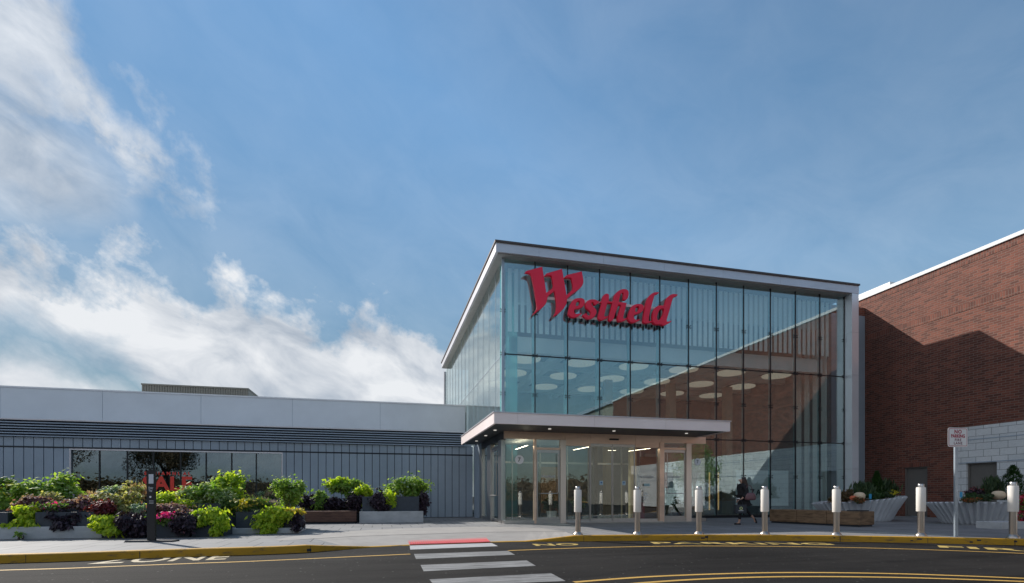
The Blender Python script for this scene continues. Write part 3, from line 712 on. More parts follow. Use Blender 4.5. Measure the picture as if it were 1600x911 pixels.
# pale store continuing the street wall beyond (seen mirrored in the glass)
ps = thing('department_store', 'pale stucco store with dark cornice, mirrored in the glass front left of the brick', 'building', (BX, -30, 0))
part(ps, 'wall', MB().box(BX+.02, BX+12, -25, y0-.02, 0, zs1-.2), M['pale_wall']); part(ps, 'cornice', MB().box(BX-.2, BX+12, -25, y0-.02, zs1-.19, zs1+.25), M['louver'])

# ------------------------------------------------------------------ glass pavilion
GY, GX0, GX1 = 20.8, 4.80, 21.94
RY0, RX0, RX1, RZ = 20.37, 4.42, 22.36, 11.20
GYB = 40.9
pav = thing('glass_pavilion', 'tall glass entrance pavilion with aluminium roof frame, between low wing and brick building', 'building', (13.4, GY, 0))
ZM, ZLo, ZS = 1+5.83, 1+2.565, 10.74
mx_ = [GX0+(GX1-GX0)*i/12 for i in range(13)]
mx_[1:12] = [XY(x, GY) for x in (836, 887, 937, 985, 1031, 1076, 1119.5, 1162, 1204, 1243, 1281)]
zl = [.12, ZLo, ZM, ZS]
for k in range(3):
    for i in range(12):
        if k == 0 and i < 5: continue      # the vestibule opens here
        part(pav, 'glass_pane', MB().box(mx_[i]+.018, mx_[i+1]-.018, GY, GY+.02, zl[k]+.018, zl[k+1]-.018), M['glass'])
part(pav, 'glass_pane', MB().box(mx_[0]+.018, mx_[5]-.018, GY, GY+.02, 3.70, ZM-.018), M['glass'])
mv = MB()
for i, x in enumerate(mx_): mv.box(x-.02, x+.02, GY-.014, GY+.05, 3.7 if 0 < i < 5 else 0.05, ZS)
part(pav, 'mullions', mv, M['dark_metal'])
tv = MB(); tv.box(GX0, GX1, GY-.012, GY+.045, ZM-.022, ZM+.022); tv.box(mx_[5], GX1, GY-.012, GY+.045, ZLo-.022, ZLo+.022)
tv.box(mx_[5], GX1, GY-.05, GY+.1, .0, .12)
part(pav, 'transoms', tv, M['dark_metal'])
fins = []
for i, x in enumerate(mx_[:-1]):
    if i == 0: x0_, wdt = x+.10, .42
    fm = MB().box(x-.008, x+.008, GY+.06, GY+(.48 if i < 4 else .34 if i < 6 else .14), 3.8 if 0 < i < 5 else .1, 10.6)
    part(pav, 'glass_fin', fm, M['fin'])
# spider clamps
spd = MB()
for i, x in enumerate(mx_):
    for z in (ZM, 1+4.2, ZLo, 1.9, 8.6):
        if z < 3.7 and i < 6: continue
        spd = MB()
        for dx in (-.09, .09):
            spd.tube((x, GY+.03, z), (x+dx, GY-.02, z+.05), .012, 6); spd.tube((x+dx, GY-.035, z+.05), (x+dx, GY-.0, z+.05), .022, 8)
            spd.tube((x, GY+.03, z), (x+dx, GY-.02, z-.05), .012, 6); spd.tube((x+dx, GY-.035, z-.05), (x+dx, GY-.0, z-.05), .022, 8)
        part(pav, 'clamp', spd, M['dark_metal'])

# side glass
ny = 14; ys = [GY+.0+(GYB-GY)*i/ny for i in range(ny+1)]
for i in range(ny):
    for (za, zb) in ((.1, ZM), (ZM, ZS)):
        part(pav, 'side_glass_pane', MB().box(GX0, GX0+.02, ys[i]+.014, ys[i+1]-.014, za+.014, zb-.014), M['glass_side'])
sm = MB()
for y in ys[1:]: sm.box(GX0-.008, GX0+.05, y-.012, y+.012, .1, ZS)
sm.box(GX0-.008, GX0+.05, GY+.03, GYB, ZM-.013, ZM+.013); sm.box(GX0-.05, GX0+.06, GY-.03, GY+.028, .1, ZS)
part(pav, 'side_mullions', sm, M['galv'])
part(pav, 'corner_post', MB().box(GX0-.10, GX0+.06, GYB, GYB+.2, .1, ZS), M['steel_dull'])
# roof with fascia, soffit and right-hand frame leg
rf = MB(); rf.box(RX0, RX1-.02, RY0+.02, GYB-1., 10.80, RZ-.02)
part(pav, 'roof', rf, M['steel_dull'])
fc = MB(); segs = [RX0]+[XY(x, RY0) for x in (842, 943, 1038, 1130, 1220)]+[RX1]
for a0, a1 in zip(segs, segs[1:]): fc.box(a0+.004, a1-.004, RY0, RY0+.1, 10.78, RZ-.05)
fc.box(RX0-.003, RX0+.1, RY0+.102, GYB-.9, 10.78, RZ-.05)
part(pav, 'fascia', fc, M['steel_dull'])
part(pav, 'roof_cap', MB().box(RX0-.05, RX1+.01, RY0-.06, GYB-.85, RZ-.05, RZ+.03), plain('dark_bronze_cap', (.10, .08, .075), .5, .4))
part(pav, 'soffit', MB().box(RX0+.1, RX1-.4, RY0+.1, GYB-1, ZS+.002, 10.79), M['soffit_pale'])
lg = MB()
for z0, z1 in ((0, 2.3), (2.3, ZM), (ZM, 8.9), (8.9, 10.775)): lg.box(GX1+.02, RX1-.005, RY0+.012, RY0+.9, z0+.004, z1-.004)
part(pav, 'frame_leg', lg, plain('bright_anodised_metal', (.74, .77, .82), .28, .4, .03, .8))
# interior
part(pav, 'lobby_floor', MB().box(GX0+.1, GX1, GY+.1, GYB-.5, .004, .02), M['interior_floor'])
ZC = 1+6.35
cg = MB(); cz = ZC
stepy = 2.78; stepx = 2.72; cx0 = XY(829.8, 3.638*6.35); 
ox = XY(880, 4.075*6.35); oy = 4.075*6.35
beams = MB()
beams.box(GX0+.5, GX1-.3, GY+1.0, GY+1.25, ZC-.12, ZC+.55)
k = -3
for k in range(-5, 12):
    xx = ox+(k+.5)*stepx
    if GX0+.5 < xx < GX1-.5: beams.box(xx-.18, xx+.18, GY+1.26, 31.4, ZC-.12, ZC+.2)
for k in range(-2, 4):
    yy = oy+(k+.5)*stepy
    if yy > GY+1.4: beams.box(GX0+.5, GX1-.3, yy-.18, yy+.18, ZC-.118, ZC+.195)
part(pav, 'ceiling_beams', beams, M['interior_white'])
part(pav, 'ceiling', MB().box(GX0+.5, GX1-.3, GY+1.26, 31.4, ZC+.2, ZC+.4), plain('blue_grey_coffer', (.13, .16, .19), .7))  # coffers are plain blue-grey between pale beams
for j in range(-1, 2):
    for i in range(-4, 9):
        x = ox+i*stepx+(-.1 if j else 0); y = oy+j*stepy
        if not (GX0+1 < x < GX1-1.1 and y > GY+1.9): continue
        dsc = MB().lathe((x, y, ZC-.10), [(.68, 0), (.70, .03), (.70, .07)], 32); part(pav, 'ceiling_light', dsc, M['disc'])
part(pav, 'upper_bulkhead', MB().box(GX0+.5, GX1-.3, GY+1.0, GY+1.2, 9.36, ZS), M['interior_white'])
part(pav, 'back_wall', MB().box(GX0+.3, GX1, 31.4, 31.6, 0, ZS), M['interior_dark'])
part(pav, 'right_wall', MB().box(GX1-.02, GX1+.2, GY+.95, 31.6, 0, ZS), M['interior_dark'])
sh = MB(); nS = 60
for i in range(nS):
    x = GX0+.35+(GX1-GX0-.6)*i/nS; sh.box(x, x+.165, GY+.56, GY+.58, 7.95, 10.62)
part(pav, 'sunshade_strips', sh, M['blade'])
s2 = MB()
for i in range(4):
    y = GY+1.0+i*.55; s2.box(GX1-.10, GX1-.03, y, y+.28, .1, 10.6)
part(pav, 'right_wall_strips', s2, M['blade'])
cols_ = MB()
part(pav, 'lobby_column', MB().box(5.15, 5.65, GY+.9, GY+1.0, .1, 10.6), M['fin'])
for x, y in ((11.8, 26), (15.6, 26), (19.2, 26)):
    part(pav, 'lobby_column', MB().box(x-.2, x+.2, y-.2, y+.2, 0, ZC-.12), M['wood_wall'] if x < 12 else plain('beige_column', (.34, .30, .24), .7))
wp = MB().box(14.6, 20.9, 27.0, 27.2, 0, 3.4); part(pav, 'store_front', wp, M['pale_wall'])
part(pav, 'store_opening', MB().box(15.0, 16.6, 26.93, 26.99, .02, 2.5), M['interior_dark'])
text_part(pav, 'store_lettering', 'ZARA', wall_mtx(XY(1189, 22.6), 22.58, ZY(1189, 773.5, 22.6)), M['black'], size=.42, bold=.006, spacing=1.35)
part(pav, 'store_lettering_panel', MB().box(XY(1150, 22.6)-.0, XY(1232, 22.6), 22.60, 22.63, .5, 2.3), M['interior_white'])
# two tall brass door pulls seen through the glass, their lit look an added glow
part(pav, 'tall_pull', MB().tube((XY(1108.5, GY+.5), GY+.5, .35), (XY(1108.5, GY+.5), GY+.5, 2.1), .03), glow_mat('glowing_brass_pull', (.9, .55, .2), .25))
part(pav, 'tall_pull', MB().tube((XY(1122.5, GY+.5), GY+.5, .35), (XY(1122.5, GY+.5), GY+.5, 2.1), .03), bpy.data.materials['glowing_brass_pull'])

# ------------------------------------------------------------------ red sign
SY = 20.47
crA = lambda p: (815+p[0]/9.59, 410+p[1]/9.59)
crB = lambda p: (880+p[0]/12.145, 440+p[1]/12.145)
crC = lambda p: (965+p[0]/14.02, 450+p[1]/14.02)
W_ = [(50,155),(60,140),(75,128),(150,108),(230,88),(308,65),(322,150),(340,270),(358,380),(368,460),(430,415),(480,370),(468,290),(455,210),(440,195),(400,192),(350,203),(358,182),(378,165),(450,145),(530,122),(605,98),(618,170),(640,300),(660,420),(672,492),(720,450),(775,395),(765,310),(750,245),(735,230),(690,226),(643,232),(655,205),(685,188),(760,170),(830,155),(900,135),(915,210),(928,285),(915,340),(880,385),(820,430),(760,475),(700,525),(676,552),(680,600),(640,680),(580,745),(520,790),(478,808),(490,785),(515,740),(522,690),(525,600),(510,510),(492,425),(450,460),(385,515),(380,580),(350,640),(280,700),(220,745),(172,785),(180,762),(215,722),(232,670),(225,590),(205,480),(190,380),(170,280),(150,200),(135,170),(100,158)]
E1 = [(95,600),(110,520),(135,430),(170,370),(225,325),(300,312),(370,318),(405,350),(408,410),(390,465),(340,500),(270,515),(215,520),(205,560),(215,600),(250,620),(300,610),(345,598),(345,615),(300,650),(240,680),(190,685),(140,665),(105,635)]
E1h = [(235,450),(245,400),(280,362),(320,370),(320,410),(300,445),(265,470),(240,468)]
S_ = [(680,400),(650,415),(612,448),(585,430),(575,390),(550,385),(530,405),(540,440),(585,490),(630,540),(635,600),(600,660),(540,705),(470,712),(410,685),(370,635),(400,618),(440,595),(445,625),(480,650),(515,640),(530,600),(510,555),(450,510),(420,460),(430,400),(470,360),(530,338),(600,340),(645,360),(685,385)]
T_ = [(755,285),(780,245),(830,225),(865,245),(870,300),(862,375),(948,385),(945,412),(835,400),(820,480),(790,580),(775,655),(800,668),(855,650),(850,675),(800,705),(740,735),(690,725),(665,690),(670,630),(700,530),(730,405),(690,402),(720,375),(748,345)]
F_ = [(935,410),(945,380),(960,340),(970,280),(1000,220),(1060,170),(1130,142),(1190,145),(1235,175),(1242,230),(1230,300),(1200,345),(1160,350),(1140,335),(1145,290),(1150,240),(1135,205),(1100,220),(1070,290),(1055,370),(1052,430),(1020,520),(985,610),(960,700),(930,745),(885,750),(865,715),(870,660),(905,540)]
I_ = [(1042,385),(1120,395),(1200,405),(1195,440),(1175,530),(1150,620),(1135,690),(1155,710),(1215,690),(1210,715),(1150,745),(1090,765),(1045,745),(1030,700),(1045,630),(1080,530),(1100,445),(1040,430)]
E2 = [(240,600),(255,520),(290,440),(340,380),(420,352),(500,350),(555,370),(575,420),(560,490),(510,540),(430,570),(360,580),(350,630),(370,680),(410,705),(450,692),(495,680),(490,700),(430,735),(350,765),(290,750),(245,710),(230,660)]
E2h = [(385,480),(400,420),(440,395),(475,410),(475,450),(450,500),(410,535),(385,520)]
L_ = [(565,680),(575,600),(600,480),(630,330),(655,240),(710,160),(780,105),(850,90),(905,98),(890,125),(840,140),(810,160),(790,220),(760,320),(730,440),(700,560),(685,650),(680,710),(700,735),(740,720),(765,738),(700,765),(640,775),(590,770),(565,740)]
D_ = [(770,640),(775,560),(800,480),(850,410),(910,385),(1000,385),(1035,390),(1050,330),(1070,250),(1110,190),(1170,145),(1240,130),(1315,145),(1300,175),(1250,190),(1215,210),(1190,290),(1160,400),(1130,510),(1090,640),(1070,710),(1080,740),(1130,735),(1180,715),(1175,740),(1110,780),(1040,815),(980,820),(960,795),(900,802),(830,795),(785,760),(765,710)]
D_h = [(860,640),(880,560),(910,490),(950,450),(1000,445),(1020,470),(1010,540),(980,620),(940,690),(900,715),(870,700)]
def soften(pts):
    # round only the obtuse corners, keep the sharp ones
    out = []; n_ = len(pts)
    for i, p in enumerate(pts):
        a_ = Vector(pts[i-1]); p_ = Vector(p); b2 = Vector(pts[(i+1) % n_]); v1 = (a_-p_); v2 = (b2-p_)
        ang = v1.angle(v2) if v1.length and v2.length else math.pi
        if ang < R(100): out.append(p_)
        else: out += [p_+v1*.25, p_+v2*.25]
    return out
def letter(parent, name, outline, f, Y0, Y1, mat, holes=()):
    cu = bpy.data.curves.new('l', 'CURVE'); cu.dimensions = '2D'; cu.fill_mode = 'BOTH'; cu.extrude = (Y1-Y0)/2; cu.bevel_depth = .012; cu.bevel_resolution = 1; cu.offset = -.008
    for ol in (outline, *holes):
        s = cu.splines.new('POLY'); pts = soften(ol); s.points.add(len(pts)-1); s.use_cyclic_u = True
        for q, p in zip(s.points, pts):
            x, y = f(p); q.co = (XY(x, Y0), ZY(x, y, Y0), 0, 1)
    o = bpy.data.objects.new('l', cu); C.objects.link(o); dg = bpy.context.evaluated_depsgraph_get()
    me = bpy.data.meshes.new_from_object(o.evaluated_get(dg)); bpy.data.objects.remove(o)
    me.transform(Matrix.Translation((0, (Y0+Y1)/2, 0)) @ Matrix.Rotation(R(90), 4, 'X')); me.materials.clear(); me.materials.append(mat)
    ob = bpy.data.objects.new(name, me); C.objects.link(ob); ob.parent = parent; ob.location = -Vector(parent.location); return ob
sg = thing('mall_sign', 'large red lettered sign mounted high on the glass pavilion front', 'sign', (7.8, SY, 8.5))
lets = ((W_, crA, ()), (E1, crB, (E1h,)), (S_, crB, ()), (T_, crB, ()), (F_, crB, ()), (I_, crB, ()), (E2, crC, (E2h,)), (L_, crC, ()), (D_, crC, (D_h,)))
for k, (ol, f, hs) in enumerate(lets): letter(sg, 'letter', ol, f, SY-.003*k, SY+.13, M['red'], hs)
rl = MB()
def rail(x0, y0, x1, y1, t=.05):
    Yr = SY+.18
    a0 = Vector((XY(x0, Yr), Yr, ZY(x0, y0, Yr))); a1 = Vector((XY(x1, Yr), Yr, ZY(x1, y1, Yr)))
    zc = (a0.z+a1.z)/2
    rl.box(a0.x, a1.x, Yr-.03, Yr+.03, zc-t, zc+t)
rail(846, 431, 892, 436.3); rail(851, 465, 1025, 482.5, .055); rail(888, 494.5, 1038, 507.5, .05)
part(sg, 'rail', rl, M['white_paint'])
bk = MB()
Yr = SY+.18; zc = (ZY(888, 494.5, Yr)+ZY(1038, 507.5, Yr))/2
for k in range(17):
    x = XY(890, Yr)+(XY(1036, Yr)-XY(890, Yr))*k/16; part(sg, 'bracket', MB().box(x-.035, x+.035, Yr-.02, Yr+.06, zc-.05-(.17 if k % 2 else .11), zc-.052), M['dark_metal'])
for x, y in ((842, 442), (889, 442)):
    pass
for x in (mx_[1], mx_[2], mx_[3], mx_[4], mx_[5]): part(sg, 'bracket', MB().box(x-.03, x+.03, Yr+.03, GY-.016, zc-.03, zc+.03), M['dark_metal'])

# ------------------------------------------------------------------ vestibule with canopy
VY, VX0 = 18.1, 4.23; VX1 = XY(1103, VY); VZ = ZY(791, 685, VY)
HZ = ZY(791, 675, VY)
ve = thing('entrance_vestibule', 'glass entrance porch with steel door frames and flat metal canopy in front of the pavilion', 'entrance', (8, VY, 0))
CYf, CX0, CX1, CZ0, CZ1 = 16.15, 3.44, 12.05, 3.30, 3.68
cn = MB(); sg_ = [CX0]+[XY(x, CYf) for x in (809, 929, 1040)]+[CX1]
for a0, a1 in zip(sg_, sg_[1:]): cn.box(a0+.003, a1-.003, CYf, CYf+.08, CZ0, CZ1-.03)
cn.box(CX0, CX0+.08, CYf+.083, 20.0, CZ0, CZ1-.03); cn.box(CX0, CX0+.08, 20.005, 23.2, CZ0, CZ1-.03); cn.box(CX1-.08, CX1, CYf+.083, GY-.1, CZ0, CZ1-.03)
part(ve, 'canopy_fascia', cn, plain('pinkish_satin_metal', (.96, .83, .81), .42, .08, .08, .7, 0, (1, 1, 3)))
part(ve, 'canopy_cap', MB().box(CX0-.03, CX1+.03, CYf-.03, GY-.06, CZ1-.03, CZ1).box(CX0-.03, GX0-.1, GY-.06, 23.2, CZ1-.03, CZ1), M['steel_dull'])
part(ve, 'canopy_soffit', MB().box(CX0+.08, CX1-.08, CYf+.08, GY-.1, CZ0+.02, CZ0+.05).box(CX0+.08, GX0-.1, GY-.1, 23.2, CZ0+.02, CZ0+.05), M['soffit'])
for x, y in ((8, 17.1), (10.9, 17.1), (5.6, 17.1), (3.85, 17.9), (3.85, 19.6), (3.85, 21.6)):
    part(ve, 'downlight', MB().lathe((x, y, CZ0+.0), [(.055, 0), (.055, .03)], 14), M['down'])
hd = MB(); hs_ = [VX0]+[XY(x, VY) for x in (883, 923, 993, 1034)]+[VX1]
for k, (a0, a1) in enumerate(zip(hs_, hs_[1:])): hd.box(a0+.004, a1-.004, VY, VY+.12, (VZ-.20 if k in (1, 3) else (VZ-.1 if k == 2 else VZ)), CZ0+.015)
part(ve, 'header', hd, M['reflect_warm'])
part(ve, 'side_header', MB().box(VX0, VX0+.1, VY+.125, 23.5, VZ, CZ0+.015), M['dark_metal'])
part(ve, 'ceiling', MB().box(VX0+.1, VX1-.05, VY+.13, GY-.05, VZ+.05, VZ+.1), M['interior_white'])
part(ve, 'floor_mat', MB().box(VX0+.1, VX1-.05, VY+.1, GY, .005, .02), M['interior_dark'])
def jamb(x0, x1, name='jamb', z=VZ, mat=None, Yf=VY-.03):
    return part(ve, name, MB().box(XY(x0, VY), XY(x1, VY), Yf, VY+.14, 0, z-.002), mat or M['warm_steel'], bevel=.004)
jamb(834.5, 838, mat=M['reflect_warm']); jamb(875.5, 884); jamb(1030.5, 1037.5, mat=M['reflect_warm']); jamb(1072, 1080)
def pane(x0, x1, z0, z1, Y=VY+.05, name='glass_pane', mat=None):
    return part(ve, name, MB().box(XY(x0, VY), XY(x1, VY), Y, Y+.02, z0, z1), mat or M['glass_door'])
pane(791.5, 834, .13, VZ-.002); pane(1080.5, 1102.5, .13, VZ-.002)
pane(838.5, 875, ZY(857, 699, VY), VZ-.002); pane(1038, 1071.5, ZY(1054, 699, VY), VZ-.002)
part(ve, 'sill', MB().box(VX0, XY(875.5, VY), VY-.02, VY+.12, .0, .125).box(XY(1037.5, VY), VX1, VY-.02, VY+.12, 0, .125), M['steel'])
def door(x0, x1, slot, flip):
    zt = ZY((x0+x1)/2, 703, VY)
    X0, X1 = XY(x0, VY), XY(x1, VY)
    f = MB(); f.box(X0+.005, X1-.005, VY+.02, VY+.075, zt-.10, zt); f.box(X0+.005, X1-.005, VY+.02, VY+.075, .13, .22); f.box(X0+.005, X0+.035, VY+.02, VY+.075, .22, zt-.1); f.box(X1-.035, X1-.005, VY+.02, VY+.075, .22, zt-.1)
    d = part(ve, 'door', f, M['steel']); 
    g = part(d, 'glass_pane', MB().box(X0+.036, X1-.036, VY+.04, VY+.055, .22, zt-.1), M['glass_door'], world=False); g.location = (0, 0, 0)
    t = part(ve, 'door_transom', MB().box(X0, X1, VY-.01, VY+.13, zt+.004, zt+.085), M['reflect_warm'])
    xh = X0+.09 if flip else X1-.09; xe = X1-.1 if flip else X0+.1
    zz = ZY((x0+x1)/2, 771, VY)
    h = MB().tube((xh, VY-.06, zt-.13), (xh, VY-.06, zz+.06), .014); s = 1 if flip else -1
    pr = (xh, VY-.06, zz+.06)
    for k in range(1, 7):
        a = R(90)*k/6; q = (xh+s*.06*(1-math.cos(a)), VY-.06, zz+.06-.06*math.sin(a)); h.tube(pr, q, .014); pr = q
    h.tube(pr, (xe, VY-.06, zz), .014); h.tube((xh, VY-.06, zt-.16), (xh, VY+.02, zt-.16), .012); h.tube((xe, VY-.06, zz), (xe, VY+.03, zz), .012)
    ho = part(d, 'handle', h, M['steel'], world=False); ho.location = (0, 0, 0)
    return d
door(839, 875, 0, False); door(1038, 1071.5, 0, True)
# automatic sliding doors: two fixed side panes, two leaves
zsl = VZ-.20
sx = [884.5, 923, 957.5, 993, 1030]
pane(sx[0], sx[1]-.5, .13, zsl, VY+.09); pane(sx[3]+.5, sx[4], .13, zsl, VY+.09)
for a0, a1 in ((sx[1], sx[2]-.3), (sx[2]+.3, sx[3])):
    X0, X1 = XY(a0, VY), XY(a1, VY)
    f = MB().box(X0, X0+.022, VY+.03, VY+.07, .1, VZ-.105).box(X1-.022, X1, VY+.03, VY+.07, .1, VZ-.105).box(X0+.022, X1-.022, VY+.03, VY+.07, VZ-.19, VZ-.105).box(X0+.022, X1-.022, VY+.03, VY+.07, .05, .16)
    d = part(ve, 'sliding_door', f, M['steel']); g = part(d, 'glass_pane', MB().box(X0+.022, X1-.022, VY+.045, VY+.055, .16, VZ-.19), M['glass_door'], world=False); g.location = (0, 0, 0)
    xm = (X0+X1)/2; zz = ZY(957, 755, VY)
    st = MB().box(xm-.07, xm+.07, VY+.037, VY+.041, zz-.07, zz+.09); so = part(d, 'sticker', st, plain('pale_blue_sticker', (.45, .60, .68), .5), world=False); so.location = (0, 0, 0)
    s3 = MB().lathe((0, 0, 0), [(.035, 0), (.035, .004)], 14); s3.v = [(xm+a, VY+.033+c_, zz+.02+b_) for a, b_, c_ in s3.v]; so = part(d, 'sticker_symbol', s3, plain('blue_symbol', (.05, .15, .35), .5), world=False); so.location = (0, 0, 0)
fm = MB()
for x in (sx[1], sx[3]): fm.box(XY(x, VY)-.018, XY(x, VY)+.018, VY+.075, VY+.12, .13, zsl)
fm.box(XY(sx[0], VY), XY(sx[4], VY), VY+.075, VY+.13, .02, .13)
part(ve, 'sliding_frame', fm, M['steel'])
part(ve, 'threshold', MB().box(XY(884, VY), XY(1031, VY), VY-.25, VY+.07, .004, .045), M['steel'])
part(ve, 'door_sensor', MB().box(XY(952, VY), XY(966, VY), VY-.06, VY-.002, VZ+.04, VZ+.10), M['dark_metal'])
# "7" discs
def seven(x, y, r):
    X, Z = XY(x, VY), ZY(x, y, VY)
    d = MB(); n_ = 32
    d.add([(X+r*math.cos(2*math.pi*i/n_), VY+.040, Z+r*math.sin(2*math.pi*i/n_)) for i in range(n_)]+[(X+r*math.cos(2*math.pi*i/n_), VY+.044, Z+r*math.sin(2*math.pi*i/n_)) for i in range(n_)], [tuple(range(n_)), tuple(reversed(range(n_, 2*n_)))]+[(i, n_+i, n_+(i+1) % n_, (i+1) % n_) for i in range(n_)])
    o = part(ve, 'number_disc', d, plain('frosted_white_disc', (.86, .88, .90), .6))
    text_part(o, 'number', '7', Matrix.Translation((X-.01, VY+.036, Z-r*.47)) @ Matrix.Rotation(R(90), 4, 'X'), M['black'], size=r*1.35, bold=.002)
    return o
seven(812, 718, .162); seven(1091, 721.5, .14)
# small white store lettering on the doors and opening-hours lines
def small(s, x, y, size, mat=None, X=None): text_part(ve, 'door_lettering', s, wall_mtx(XY(x, VY), VY+.036, ZY(x, y, VY)), mat or plain('faded_white_vinyl', (.5, .52, .54), .6), size=size, bold=.002)
small('Westfield', 857, 746, .135); small('Westfield', 1011, 747, .15); small('Westfield', 1053, 747, .14)
hm = MB()
for k, (wd, gap) in enumerate(((.14, 0), (.17, .06), (.20, .09), (.12, .16), (.20, .19), (.12, .26), (.10, .29))):
    X = XY(1006, VY); z = ZY(1006, 769, VY)-gap; hm.box(X, X+wd, VY+.035, VY+.038, z-.013, z+.004)
part(ve, 'opening_hours_lines', hm, plain('white_print', (.6, .62, .64), .6))
part(ve, 'blue_sticker', MB().box(XY(1007, VY), XY(1016, VY), VY+.034, VY+.037, ZY(1010, 759.5, VY), ZY(1010, 755.5, VY)), plain('teal_sticker', (.35, .52, .56), .6))
part(ve, 'poster', MB().box(XY(1052, VY), XY(1065, VY), VY+.6, VY+.62, ZY(1058, 762, VY), ZY(1058, 737, VY)), plain('pale_poster', (.40, .48, .52), .6))
part(ve, 'poster', MB().box(XY(1050.5, VY), XY(1055, VY), VY+.58, VY+.595, ZY(1058, 762, VY), ZY(1058, 737, VY)), plain('red_poster_edge', (.35, .06, .05), .6))
part(ve, 'rack', MB().box(XY(1003, VY), XY(1017, VY), VY+.5, VY+.7, .02, .75), plain('red_display', (.22, .02, .03), .6))
# linear lights under the vestibule ceiling
lt = MB()
for (xa, ya), (xb, yb) in (((XY(806, 20.), 20.), (XY(824, 18.35), 18.35)), ((XY(896, 19.7), 19.7), (XY(920, 18.35), 18.35)), ((XY(982, 19.7), 19.7), (XY(1016, 18.35), 18.35)), ((XY(950, 19.6), 19.6), (XY(962, 19.6), 19.6))):
    d = Vector((xb-xa, yb-ya, 0)).normalized(); nn = Vector((-d.y, d.x, 0))*.035
    P0, P1 = Vector((xa, ya, 2.85)), Vector((xb, yb, 2.85))
    lt.add([P0-nn, P1-nn, P1+nn, P0+nn], [(0, 1, 2, 3)])
part(ve, 'linear_light', lt, M['tube'])
for k, (x, y, h) in enumerate(((XY(862, 20), 20., .75), (XY(905, 20), 20.1, .9), (XY(1060, 19.5), 19.6, .6))):
    part(ve, 'indoor_pot', MB().lathe((x, y, .02), [(.16, 0), (.22, .5*h), (.20, .5*h)], 20), M['planter'] if k else M['white_paint'])
    q = MB(); leaves(q, (x, y, .02+.5*h+.25), Vector((.32, .3, .38)), 260, .16, 'up', random.Random(k)); part(ve, 'indoor_plant', q, LM['dkgreen'])
part(ve, 'inner_column', MB().box(XY(984, 20.3)-.02, XY(984, 20.3)+.26, 20.2, 20.4, .02, VZ), plain('beige_inner_column', (.55, .42, .24), .6, 0, .1))
part(ve, 'inner_column', MB().box(XY(928, 20.3)-.02, XY(928, 20.3)+.12, 20.2, 20.4, .02, VZ), M['dark_metal'])
part(ve, 'inner_panel', MB().box(XY(845, 20.5), XY(874, 20.5), 20.45, 20.5, .3, 2.2), plain('warm_brown_panel', (.22, .12, .07), .6, 0, .2))
part(ve, 'inner_panel', MB().box(XY(1000, 20.5), XY(1029, 20.5), 20.45, 20.5, .02, 2.7), plain('dark_brown_panel', (.10, .05, .035), .6, 0, .2))
# left-hand side of the vestibule
def syy(x): return YX(x, VX0)
yl = {k: syy(k) for k in (750, 753.5, 762, 767.5, 768, 779.5, 784, 790)}
YE = 23.4
sj = MB()
def sbox(ya, yb, z0, z1, name, mat, xo=0, t=.12): return part(ve, name, MB().box(VX0+xo, VX0+xo+t, min(ya, yb), max(ya, yb), z0, z1), mat)
sbox(yl[750], yl[753.5], 0, VZ, 'jamb', M['steel'], -.03, .16); sbox(yl[762], yl[767.5], 0, VZ, 'jamb', M['steel'], -.03, .16); sbox(yl[779.5], yl[784], 0, VZ, 'jamb', M['steel'], -.03, .16)
sbox(VY+.02, yl[784]-.01, .13, VZ, 'glass_pane', M['glass_door'], .04, .02); sbox(yl[762]+.01, yl[753.5]-.01, .13, VZ, 'glass_pane', M['glass_door'], .04, .02)
sbox(VY+.13, yl[784]-.01, 0, .125, 'sill', M['steel'], -.01, .12); sbox(yl[762]+.01, yl[753.5]-.01, 0, .125, 'sill', M['steel'], -.01, .12)
ya, yb = yl[779.5]+.01, yl[767.5]-.01; zt = VZ-.22
d = part(ve, 'side_door', MB().box(VX0+.02, VX0+.07, ya, yb, zt-.09, zt).box(VX0+.02, VX0+.07, ya, yb, .03, .13).box(VX0+.02, VX0+.07, ya, ya+.06, .13, zt-.09).box(VX0+.02, VX0+.07, yb-.06, yb, .13, zt-.09), M['steel'])
g = part(d, 'glass_pane', MB().box(VX0+.04, VX0+.05, ya+.06, yb-.06, .13, zt-.09), M['glass_door'], world=False); g.location = (0, 0, 0)
ym = (ya+yb)/2; h = MB().tube((VX0-.07, ya+.1, 1.02), (VX0-.07, yb-.1, 1.02), .018).tube((VX0-.07, ya+.14, 1.02), (VX0-.07, ya+.14, zt-.2), .014).tube((VX0-.07, ya+.14, zt-.2), (VX0+.03, ya+.14, zt-.2), .012).tube((VX0-.07, yb-.1, 1.02), (VX0+.03, yb-.1, 1.02), .012)
g = part(d, 'handle', h, M['steel'], world=False); g.location = (0, 0, 0)
sbox(yl[753.5]*1.0+.12, 24.37, 0, VZ+.3, 'return_wall', M['panel'], -.02, .1)
part(ve, 'side_transom', MB().box(VX0, VX0+.1, ya, yb, zt+.01, zt+.07), M['steel'])
part(ve, 'canopy_post', MB().box(GX0-.7, GX0-.66, 23.3, 23.34, 3.3, 3.6), M['dark_metal'])
# back of vestibule: inner door line
iv = MB(); 
for x in (5.2, 6.4, 7.6, 8.9, 10.1, 11.0): iv.box(x-.025, x+.025, GY-.0, GY+.05, .02, VZ+.05)
iv.box(VX0+.2, VX1, GY-.0, GY+.05, 2.35, 2.42)
part(ve, 'inner_door_frames', iv, M['steel'])
part(ve, 'plaster_arch', MB().lathe((0, 0, 0), [(.1, 0), (.1, .01)], 4), M['interior_white']) if False else None

